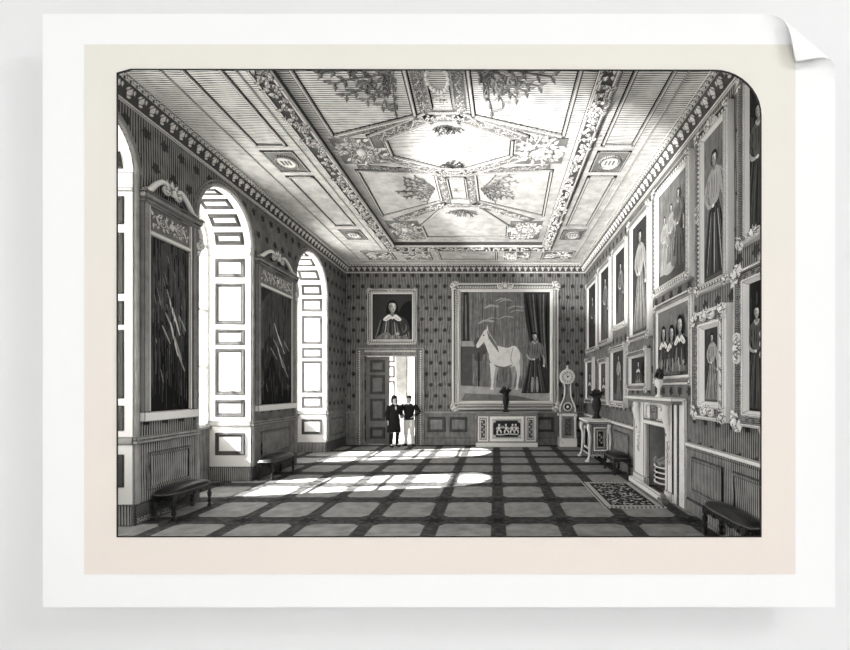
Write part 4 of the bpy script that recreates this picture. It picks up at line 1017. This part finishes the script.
for i in range(12):
    a = 2*PI*i/12; mb.tube([(.13*math.sin(a), -.011, .13*math.cos(a)), (.17*math.sin(a), -.011, .17*math.cos(a))], .008, 4, 1)
mb.build('dial', [M['white'], M['ebony']], case)
mb = MB(); mb.M = Matrix.Translation((0, -.12, 1.24)); mb.tube([(0, 0, 0), (.07, 0, .05)], .010, 5); mb.tube([(0, 0, 0), (-.05, 0, .12)], .008, 5); mb.ell((0, 0, 0), (.03, .015, .03), 8, 5); mb.build('clock_hands', M['ebony'], case)
mb = MB(); mb.lathe([(.04, 1.50), (.05, 1.53), (.02, 1.56), (.035, 1.60), (.0, 1.66)], (0, 0, 0), 10); mb.build('finial', M['gilt'], t)

# ------------------------------------------------------------------ console by the right wall
t = thing('console_cabinet', 'square console cabinet with pale top and scroll feet against right wall', 'cabinet', (2.83, 12.10, 0))
mb = MB(); mb.box(-.24, .29, -.46, .46, .20, 1.02, 0)
T = mb.M
mb.M = Matrix.Translation((.03, -.46, 0)); mb.ring(.40, .66, [(0, 0), (0, .03), (.05, .03), (.06, .0), (.09, .0), (.09, .025), (.12, .025), (.13, 0)], 0, .62, 1, 0)
for i in range(4): mb.leaf((0, -.01, .48+i*.07), ((-1)**i*.6, 0, 1), (0, -1, 0), .10, .06, .03, 1)
mb.M = Matrix.Translation((-.24, 0, 0)) @ Matrix.Rotation(-PI/2, 4, 'Z'); mb.ring(.62, .62, [(0, 0), (0, .03), (.06, .03), (.07, 0)], 0, .62, 1, 1)
mb.M = T; mb.build('carcass', [M['wood'], M['white']], t)
mb = MB(); mb.box(-.36, .31, -.58, .56, 1.08, 1.14, 0); mb.box(-.32, .31, -.54, .52, 1.02, 1.08, 1); mb.build('top', [M['white'], M['rail']], t)
for gx, gy in ((-.29, -.50), (-.29, .48), (.26, -.50), (.26, .48)):
    mb = MB(); mb.tube(spline([(gx, gy, 1.02), (gx-.02, gy-.01*0, .88), (gx+.02, gy, .7), (gx+.01, gy, .4), (gx, gy, .18), (gx-.05, gy-.03 if gy < 0 else gy+.03, .04)], 4, False), [.06, .06, .058, .055, .05, .046, .04, .038, .036, .034, .033, .032, .031, .030, .030, .030, .030, .030, .032, .034, .038][:21], 8)
    mb.ell((gx-.06, gy-.03 if gy < 0 else gy+.03, .035), (.065, .05, .035), 8, 5); mb.scroll((gx-.03, gy, .92), (1, 0, 0), (0, 0, 1), .06, 1.2, 0, 1, .3, 10, 0, 5)
    mb.build('leg', M['gilt'], t)
mb = MB()
for i in range(4): mb.scroll((-.2+i*.13, -.50, .17), (1, 0, 0), (0, 0, 1), .05, 1.2, 0, 1 if i % 2 else -1, .28, 10, 0, 5)
mb.box(-.26, .28, -.49, .46, .16, .20); mb.build('carved_skirt', M['gilt'], t)
vase('dark vase of flowers on the pale console top by right wall', (2.86, 12.10, 1.14), .84, .17)

# ------------------------------------------------------------------ chimneypiece, grate, rug
t = thing('chimneypiece', 'white marble chimneypiece with scroll brackets on the right wall', 'fireplace', (XR, 8.35, 0), -PI/2)
# local: x along the wall towards the camera, -y into the room
def L(y): return 8.35-y
X0, X1, xo0, xo1 = L(9.60), L(7.10), L(8.85), L(7.74)
mb = MB(); mb.box(xo0+.001, xo1-.001, .36, .40, 0, 1.299, 0); mb.build('fireback', M['soot'], t)
mb = MB(); mb.box(xo0+.001, xo0+.02, .0, .36, 0, 1.29, 0); mb.build('fire_cheek', M['rail'], t)
mb = MB(); mb.box(xo1-.02, xo1-.001, .0, .36, 0, 1.29, 0); mb.build('fire_cheek', M['rail'], t)
mb = MB()
for a, b_ in ((X0+.12, xo0), (xo1, L(7.46))): 
    mb.box(a, b_, -.09, 0, 0, 1.72, 0); mb.box(a-.02, b_+.02, -.12, 0, 0, .16, 0)
mb.box(xo0, xo1, -.09, 0, 1.30, 1.72, 0); mb.box(xo0-.02, xo1+.02, -.11, 0, 1.28, 1.36, 0)
mb.box(xo0, xo0+.05, -.09, -.05, 0, 1.30, 0); mb.box(xo1-.05, xo1, -.09, -.05, 0, 1.30, 0)
for x in (X0+.115, xo0-.05, xo1+.05, L(7.47)): mb.box(x-.010, x+.010, -.094, 0, .16, 1.72, 1)
mb.box(xo0-.05, xo1+.05, -.095, -.08, 1.37, 1.385, 1)
mb.build('surround', [M['marble'], M['ebony']], t)
mb = MB(); mb.box(L(7.49), L(7.33), -.07, 0, 0, 1.74, 0); mb.box(L(7.30), L(7.08), -.05, 0, 0, 1.80, 0); mb.box(L(7.335), L(7.29), -.05, 0, 0, 1.74, 1); mb.build('marble_slip', [M['marble'], M['ebony']], t)
mb = MB(); mb.box(X0-.05, X0+.11, -.06, 0, 0, 1.74, 0); mb.build('marble_slip', M['marble'], t)
mb = MB(); mb.box(X0-.06, L(7.12), -.25, 0, 1.77, 1.83, 0); mb.box(X0, L(7.18), -.20, 0, 1.72, 1.77, 1); mb.build('mantel_shelf', [M['marble'], M['rail']], t)
mb = MB(); mb.M = Matrix.Translation(((xo0+xo1)/2, -.09, 0)); mb.ring(.85, .28, [(0, 0), (0, .03), (.03, .03), (.035, .0)], 0, 1.53, 0); mb.box(-.16, .16, -.035, 0, 1.40, 1.67, 1)
for i in range(14):
    a = random.uniform(0, 6.3); mb.leaf((random.uniform(-.1, .1), -.035, 1.53+random.uniform(-.09, .09)), (math.cos(a), 0, math.sin(a)), (0, -1, 0), .09, .04, .03, 0)
mb.build('frieze_tablet', [M['marble'], M['gilt_mid']], t)
for xm in ((X0+.12+xo0)/2, (xo1+L(7.46))/2):
    mb = MB(); mb.tube(spline([(xm, -.15, 1.70), (xm, -.18, 1.55), (xm, -.14, 1.38), (xm, -.11, 1.2), (xm, -.105, 1.05)], 4, False), [.075-.0022*i for i in range(17)], 8)
    for z, r in ((1.60, .075), (1.15, .05)): mb.scroll((xm, -.17 if z > 1.5 else -.12, z), (0, -1, 0), (0, 0, 1), r, 1.3, 0, 1, .3, 12, 0, 6)
    for i in range(5): mb.leaf((xm, -.10, 1.02-i*.07), ((-1)**i*.4, 0, -1), (0, -1, 0), .11, .07, .04, 0)
    mb.build('scroll_bracket', M['marble'], t)
g_ = thing('fire_grate', 'dark iron grate with curved bars inside the chimneypiece', 'grate', (XR+.19, 8.32, 0), -PI/2)
mb = MB()
for z in (.20, .30, .40, .50): mb.tube(spline([(-.40, -.07, z), (-.2, -.20, z-.015), (0, -.24, z-.02), (.2, -.20, z-.015), (.40, -.07, z)], 4, False), .016, 6)
mb.build('front_bars', M['gilt'], g_)
mb = MB()
mb.box(-.40, .40, -.10, -.06, .13, .55, 0); mb.prism(spline([(-.40, -.08), (-.2, -.20), (0, -.24), (.2, -.20), (.40, -.08)], 4, False) + [(.4, -.06), (-.4, -.06)], .12, .15, 'xyz', 0)
for x in (-.36, .36): mb.box(x-.03, x+.03, -.12, -.06, 0, .60, 0)
mb.box(-.30, .30, -.16, -.06, 0, .12, 0)
mb.build('fire_basket', M['iron'], g_)
mb = MB()
for i in range(22): mb.ell((random.uniform(-.3, .3), random.uniform(-.17, -.12), random.uniform(.46, .66)), (.06, .045, .05), 7, 5)
mb.build('coals', M['ash'], g_)['kind'] = 'stuff'
t = thing('hearth_kerb', 'low white marble kerb round the hearth on the rug edge', 'hearth', (XR, 8.35, 0), -PI/2)
mb = MB(); mb.box(L(9.33), L(7.50), -.27, -.185, 0, .10); mb.box(L(9.33), L(9.24), -.185, 0-.18, 0, .10); mb.build('kerb_rail', M['marble'], t)
mb = MB(); mb.box(L(7.60), L(7.38), -.30, -.18, 0, .07); mb.ell((L(7.49), -.24, .11), (.09, .05, .05), 10, 6); mb.build('kerb_end', M['gilt_mid'], t)
u = thing('mantel_urn', 'pale-stemmed urn with dark flowers at the near end of the mantelshelf', 'vase', (XR-.20, 7.80, 1.83))
mb = MB(); mb.lathe([(.06, 0), (.06, .03), (.025, .06), (.025, .16), (.06, .22), (.075, .30), (.05, .33)], n=14); mb.build('urn_body', M['marble'], u)
mb = MB()
for i in range(26):
    a = random.choice((-1, 1))*PI/2 + random.uniform(-.35, .35); e = random.uniform(.3, 1.5); d = Vector((math.cos(a)*math.cos(e)*.5, math.sin(a)*math.cos(e), math.sin(e)))
    mb.leaf(Vector((0, 0, .32)), d, d.orthogonal(), .22, .08, .03); mb.ell(Vector((0, 0, .34))+d*.13, (.03, .03, .03), 6, 4)
mb.build('flowers', M['ebony'], u)
mb = MB(); mb.box(-.515, .515, -.975, .975, 0, .012); o = mb.build('hearth_rug', M['rug']); o.location = (2.345, 8.13, 0.001)
o['label'] = 'patterned hearth rug with pale border and dark flowered field before the chimneypiece'; o['category'] = 'rug'

# ------------------------------------------------------------------ the two men in the doorway
def skinned(joints, bones, levels=2):
    """one continuous surface grown on a skeleton"""
    me = bpy.data.meshes.new('tmp'); me.from_pydata([j[0] for j in joints], bones, [])
    ob = bpy.data.objects.new('tmp', me); scn.collection.objects.link(ob)
    ob.modifiers.new('skin', 'SKIN'); sv = me.skin_vertices[0].data
    for i, j in enumerate(joints):
        r = j[1]; sv[i].radius = (r, r) if not isinstance(r, tuple) else r
    sv[0].use_root = True
    m = ob.modifiers.new('sub', 'SUBSURF'); m.levels = levels; m.render_levels = levels
    dg = bpy.context.evaluated_depsgraph_get(); out = bpy.data.meshes.new_from_object(ob.evaluated_get(dg))
    bpy.data.objects.remove(ob); bpy.data.meshes.remove(me)
    vs = [tuple(v.co) for v in out.vertices]; fs = [tuple(p.vertices) for p in out.polygons]; bpy.data.meshes.remove(out)
    return vs, fs
def fingers(mb, wrist, d, side, sgn, curl_=0.5):
    """four unequal bent fingers and a thumb, rooted in the palm"""
    w0, d, s = Vector(wrist), Vector(d).normalized(), Vector(side).normalized(); nn = d.cross(s)*sgn
    for i, l in enumerate((.070, .080, .075, .058)):
        b0 = w0 + d*.085 + s*(i-1.5)*.019
        a, e = b0 + d*l*.5 + nn*l*.12*curl_, b0 + d*l*.85 + nn*l*.5*curl_
        mb.tube([b0 - d*.02, b0, a, e], [.009, .0095, .0085, .006], 6)
    b0 = w0 + d*.03 - s*.03; mb.tube([b0, b0 + d*.03 - s*.022, b0 + d*.065 - s*.026 + nn*.012], [.012, .0105, .007], 6)
def person(label, loc, rz, pose, dress):
    t = thing('person', label, 'person', loc, rz, None)
    # faces -y
    P = {'pel': ((0, 0, .93), (.135, .095)), 'waist': ((0, 0, 1.08), (.125, .09)), 'chest': ((0, 0, 1.28), (.15, .10)), 'neckb': ((0, .01, 1.43), .06), 'neck': ((0, 0, 1.50), .052),
         'head': ((0, -.015, 1.60), (.072, .088)), 'crown': ((0, -.005, 1.69), (.062, .075)),
         'shl': ((-.18, 0, 1.40), .06), 'shr': ((.18, 0, 1.40), .06),
         'hipl': ((-.09, 0, .88), .085), 'hipr': ((.09, 0, .88), .085)}
    P.update(pose)
    order = list(P); ix = {k: i for i, k in enumerate(order)}
    bones = [('pel', 'waist'), ('waist', 'chest'), ('chest', 'neckb'), ('neckb', 'neck'), ('neck', 'head'), ('head', 'crown'), ('chest', 'shl'), ('chest', 'shr'), ('pel', 'hipl'), ('pel', 'hipr')]
    for s in 'lr': bones += [('sh'+s, 'el'+s), ('el'+s, 'wr'+s), ('wr'+s, 'pm'+s), ('hip'+s, 'kn'+s), ('kn'+s, 'an'+s), ('an'+s, 'toe'+s)]
    vs, fs = skinned([P[k] for k in order], [(ix[a], ix[b_]) for a, b_ in bones])
    mb = MB(); mb.add(vs, fs, 0, True)
    for s, g in (('l', -1), ('r', 1)):
        wv, pv = Vector(P['wr'+s][0]), Vector(P['pm'+s][0]); d = (pv-wv).normalized(); sd = d.cross(Vector((g, 0.2, 0))).normalized()
        fingers(mb, wv + (pv-wv)*.1, d, sd, g)
    # nose, ears, eyes, mouth
    mb.tube([(0, -.098, 1.635), (0, -.122, 1.60), (0, -.104, 1.592)], [.010, .015, .010], 6)
    for g in (-1, 1): mb.ell((g*.076, 0, 1.61), (.012, .02, .032), 8, 5); mb.ell((g*.03, -.094, 1.632), (.014, .009, .008), 8, 5, 1)
    mb.ell((0, -.098, 1.562), (.024, .008, .006), 8, 5, 1)
    mb.build('body', [M['skin'], M['hair']], t)
    dress(t, P)
    return t
def shell(pts, n=20, smooth=True, folds=0.0, nf=9, sq=1.0):
    """a loft of ellipses: (cx, cy, z, rx, ry)"""
    mb = MB(); vs = []
    for k, (cx, cy, z, rx, ry) in enumerate(pts):
        for j in range(n):
            a = 2*PI*j/n; f = 1+folds*k/len(pts)*math.cos(nf*a)
            vs.append((cx+rx*f*math.cos(a), cy+ry*f*math.sin(a), z))
    mb.add(vs, [(i*n+j, i*n+(j+1) % n, (i+1)*n+(j+1) % n, (i+1)*n+j) for i in range(len(pts)-1) for j in range(n)], 0, True)
    return mb
def sleeve(mb, a, b_, c_, r=(.078, .066, .052)):
    mb.tube([a, tuple((Vector(a)+Vector(b_))/2), b_, tuple((Vector(b_)+Vector(c_))/2), c_], [r[0], (r[0]+r[1])/2, r[1], (r[1]+r[2])/2, r[2]], 10)
def dress_long(t, P):
    mb = shell([(0, .005, 1.455, .075, .07), (0, .005, 1.43, .15, .10), (0, 0, 1.38, .215, .125), (0, 0, 1.28, .195, .135), (0, 0, 1.08, .165, .125), (0, 0, .95, .185, .14), (0, .01, .75, .215, .165), (0, .02, .52, .245, .19), (0, .02, .50, .235, .18)], 28, True, .05, 9)
    for s in 'lr': sleeve(mb, P['sh'+s][0], P['el'+s][0], P['wr'+s][0])
    mb.build('long_coat', M['dark_cloth'], t)
    mb = MB(); mb.ell((0, -.075, 1.44), (.04, .025, .06), 8, 6); mb.leaf((0, -.115, 1.42), (0, -.1, -1), (0, -1, 0), .18, .09, .025); mb.build('cravat', M['white_cloth'], t)
    mb = MB()
    for s in 'lr':
        k, a, e = (Vector(P[q+s][0]) for q in ('kn', 'an', 'toe')); mb.tube([k, (k+a)/2, a], [.070, .066, .05], 10)
        mb.tube([a+Vector((0, .03, -.045)), a+Vector((0, -.03, -.04)), e+Vector((0, -.02, -.005))], [.045, .05, .035], 10)
    mb.build('stockings_and_shoes', M['dark_cloth'], t)
    mb = MB(); mb.ell((0, .012, 1.675), (.098, .105, .085), 14, 8); mb.ell((0, .06, 1.58), (.10, .065, .14), 12, 8)
    for g in (-1, 1): mb.ell((g*.085, .015, 1.57), (.03, .05, .11), 10, 6)
    mb.build('hair', M['hair'], t)
def dress_short(t, P):
    mb = shell([(0, .005, 1.46, .075, .07), (0, .005, 1.43, .15, .10), (0, 0, 1.38, .22, .125), (0, 0, 1.28, .205, .135), (0, 0, 1.10, .165, .12), (0, 0, .98, .175, .13), (0, 0, .90, .185, .135)], 24, True, .02, 7)
    for s in 'lr': sleeve(mb, P['sh'+s][0], P['el'+s][0], P['wr'+s][0], (.082, .068, .054))
    mb.build('jacket', M['dark_cloth'], t)
    mb = MB()
    mb.ell((0, 0, .90), (.165, .12, .11), 14, 8)
    for s in 'lr':
        h_, k, a = (Vector(P[q+s][0]) for q in ('hip', 'kn', 'an')); mb.tube([h_+Vector((0, 0, .02)), (h_+k)/2, k, (k+a)/2, a], [.105, .10, .076, .074, .054], 10)
    mb.build('breeches', M['white_cloth'], t)
    mb = MB()
    for s in 'lr':
        a, e = Vector(P['an'+s][0]), Vector(P['toe'+s][0]); mb.tube([a+Vector((0, .03, -.045)), a+Vector((0, -.03, -.04)), e+Vector((0, -.02, -.005))], [.045, .05, .035], 10)
    mb.build('shoes', M['dark_cloth'], t)
    mb = MB(); mb.ell((0, .018, 1.675), (.09, .098, .075), 14, 8); mb.ell((0, .055, 1.61), (.083, .05, .09), 12, 8); mb.build('hair', M['hair'], t)
    mb = MB(); mb.ell((0, -.07, 1.45), (.045, .03, .035), 8, 6); mb.build('collar', M['white_cloth'], t)
A = {'ell': ((-.25, .03, 1.13), .042), 'wrl': ((-.26, -.06, .90), .030), 'pml': ((-.26, -.085, .82), (.034, .018)),
     'elr': ((.25, .0, 1.14), .042), 'wrr': ((.17, -.20, 1.02), .030), 'pmr': ((.12, -.26, 1.03), (.034, .018)),
     'knl': ((-.10, -.02, .49), .055), 'anl': ((-.11, .03, .085), .038), 'toel': ((-.13, -.13, .03), .03),
     'knr': ((.10, -.03, .49), .055), 'anr': ((.11, .02, .085), .038), 'toer': ((.13, -.14, .03), .03)}
Bp = {'ell': ((-.34, .07, 1.17), .042), 'wrl': ((-.21, -.07, 1.04), .030), 'pml': ((-.15, -.10, .99), (.034, .018)),
      'elr': ((.35, .06, 1.18), .042), 'wrr': ((.22, -.08, 1.05), .030), 'pmr': ((.16, -.11, 1.0), (.034, .018)),
      'knl': ((-.10, -.01, .49), .055), 'anl': ((-.12, .03, .085), .038), 'toel': ((-.17, -.12, .03), .03),
      'knr': ((.11, -.03, .49), .055), 'anr': ((.15, .0, .085), .038), 'toer': ((.24, -.12, .03), .03)}
person('man in long dark coat standing left in the doorway, hand before him', (-3.42, 14.60, 0), math.radians(38), A, dress_long)
person('man in dark jacket and white breeches, hands on hips in the doorway', (-2.98, 14.90, 0), math.radians(-6), Bp, dress_short)

# ------------------------------------------------------------------ small signature on the skirting of the near pier
fc = bpy.data.curves.new('signature', 'FONT'); fc.body = 'BARROW DEL.'; fc.size = .10; fc.extrude = .006; fc.align_x = 'LEFT'
fc.materials.append(M['white'])
tmp = bpy.data.objects.new('tmp', fc); scn.collection.objects.link(tmp); dg = bpy.context.evaluated_depsgraph_get()
fm = bpy.data.meshes.new_from_object(tmp.evaluated_get(dg)); bpy.data.objects.remove(tmp); bpy.data.curves.remove(fc)
fo = bpy.data.objects.new('signature_lettering', fm); scn.collection.objects.link(fo)
fo.location = (XL+.038, 6.26, .03); fo.rotation_euler = (PI/2, 0, PI/2)
fo['label'] = 'small white signature letters along the foot of the near window pier'; fo['category'] = 'lettering'
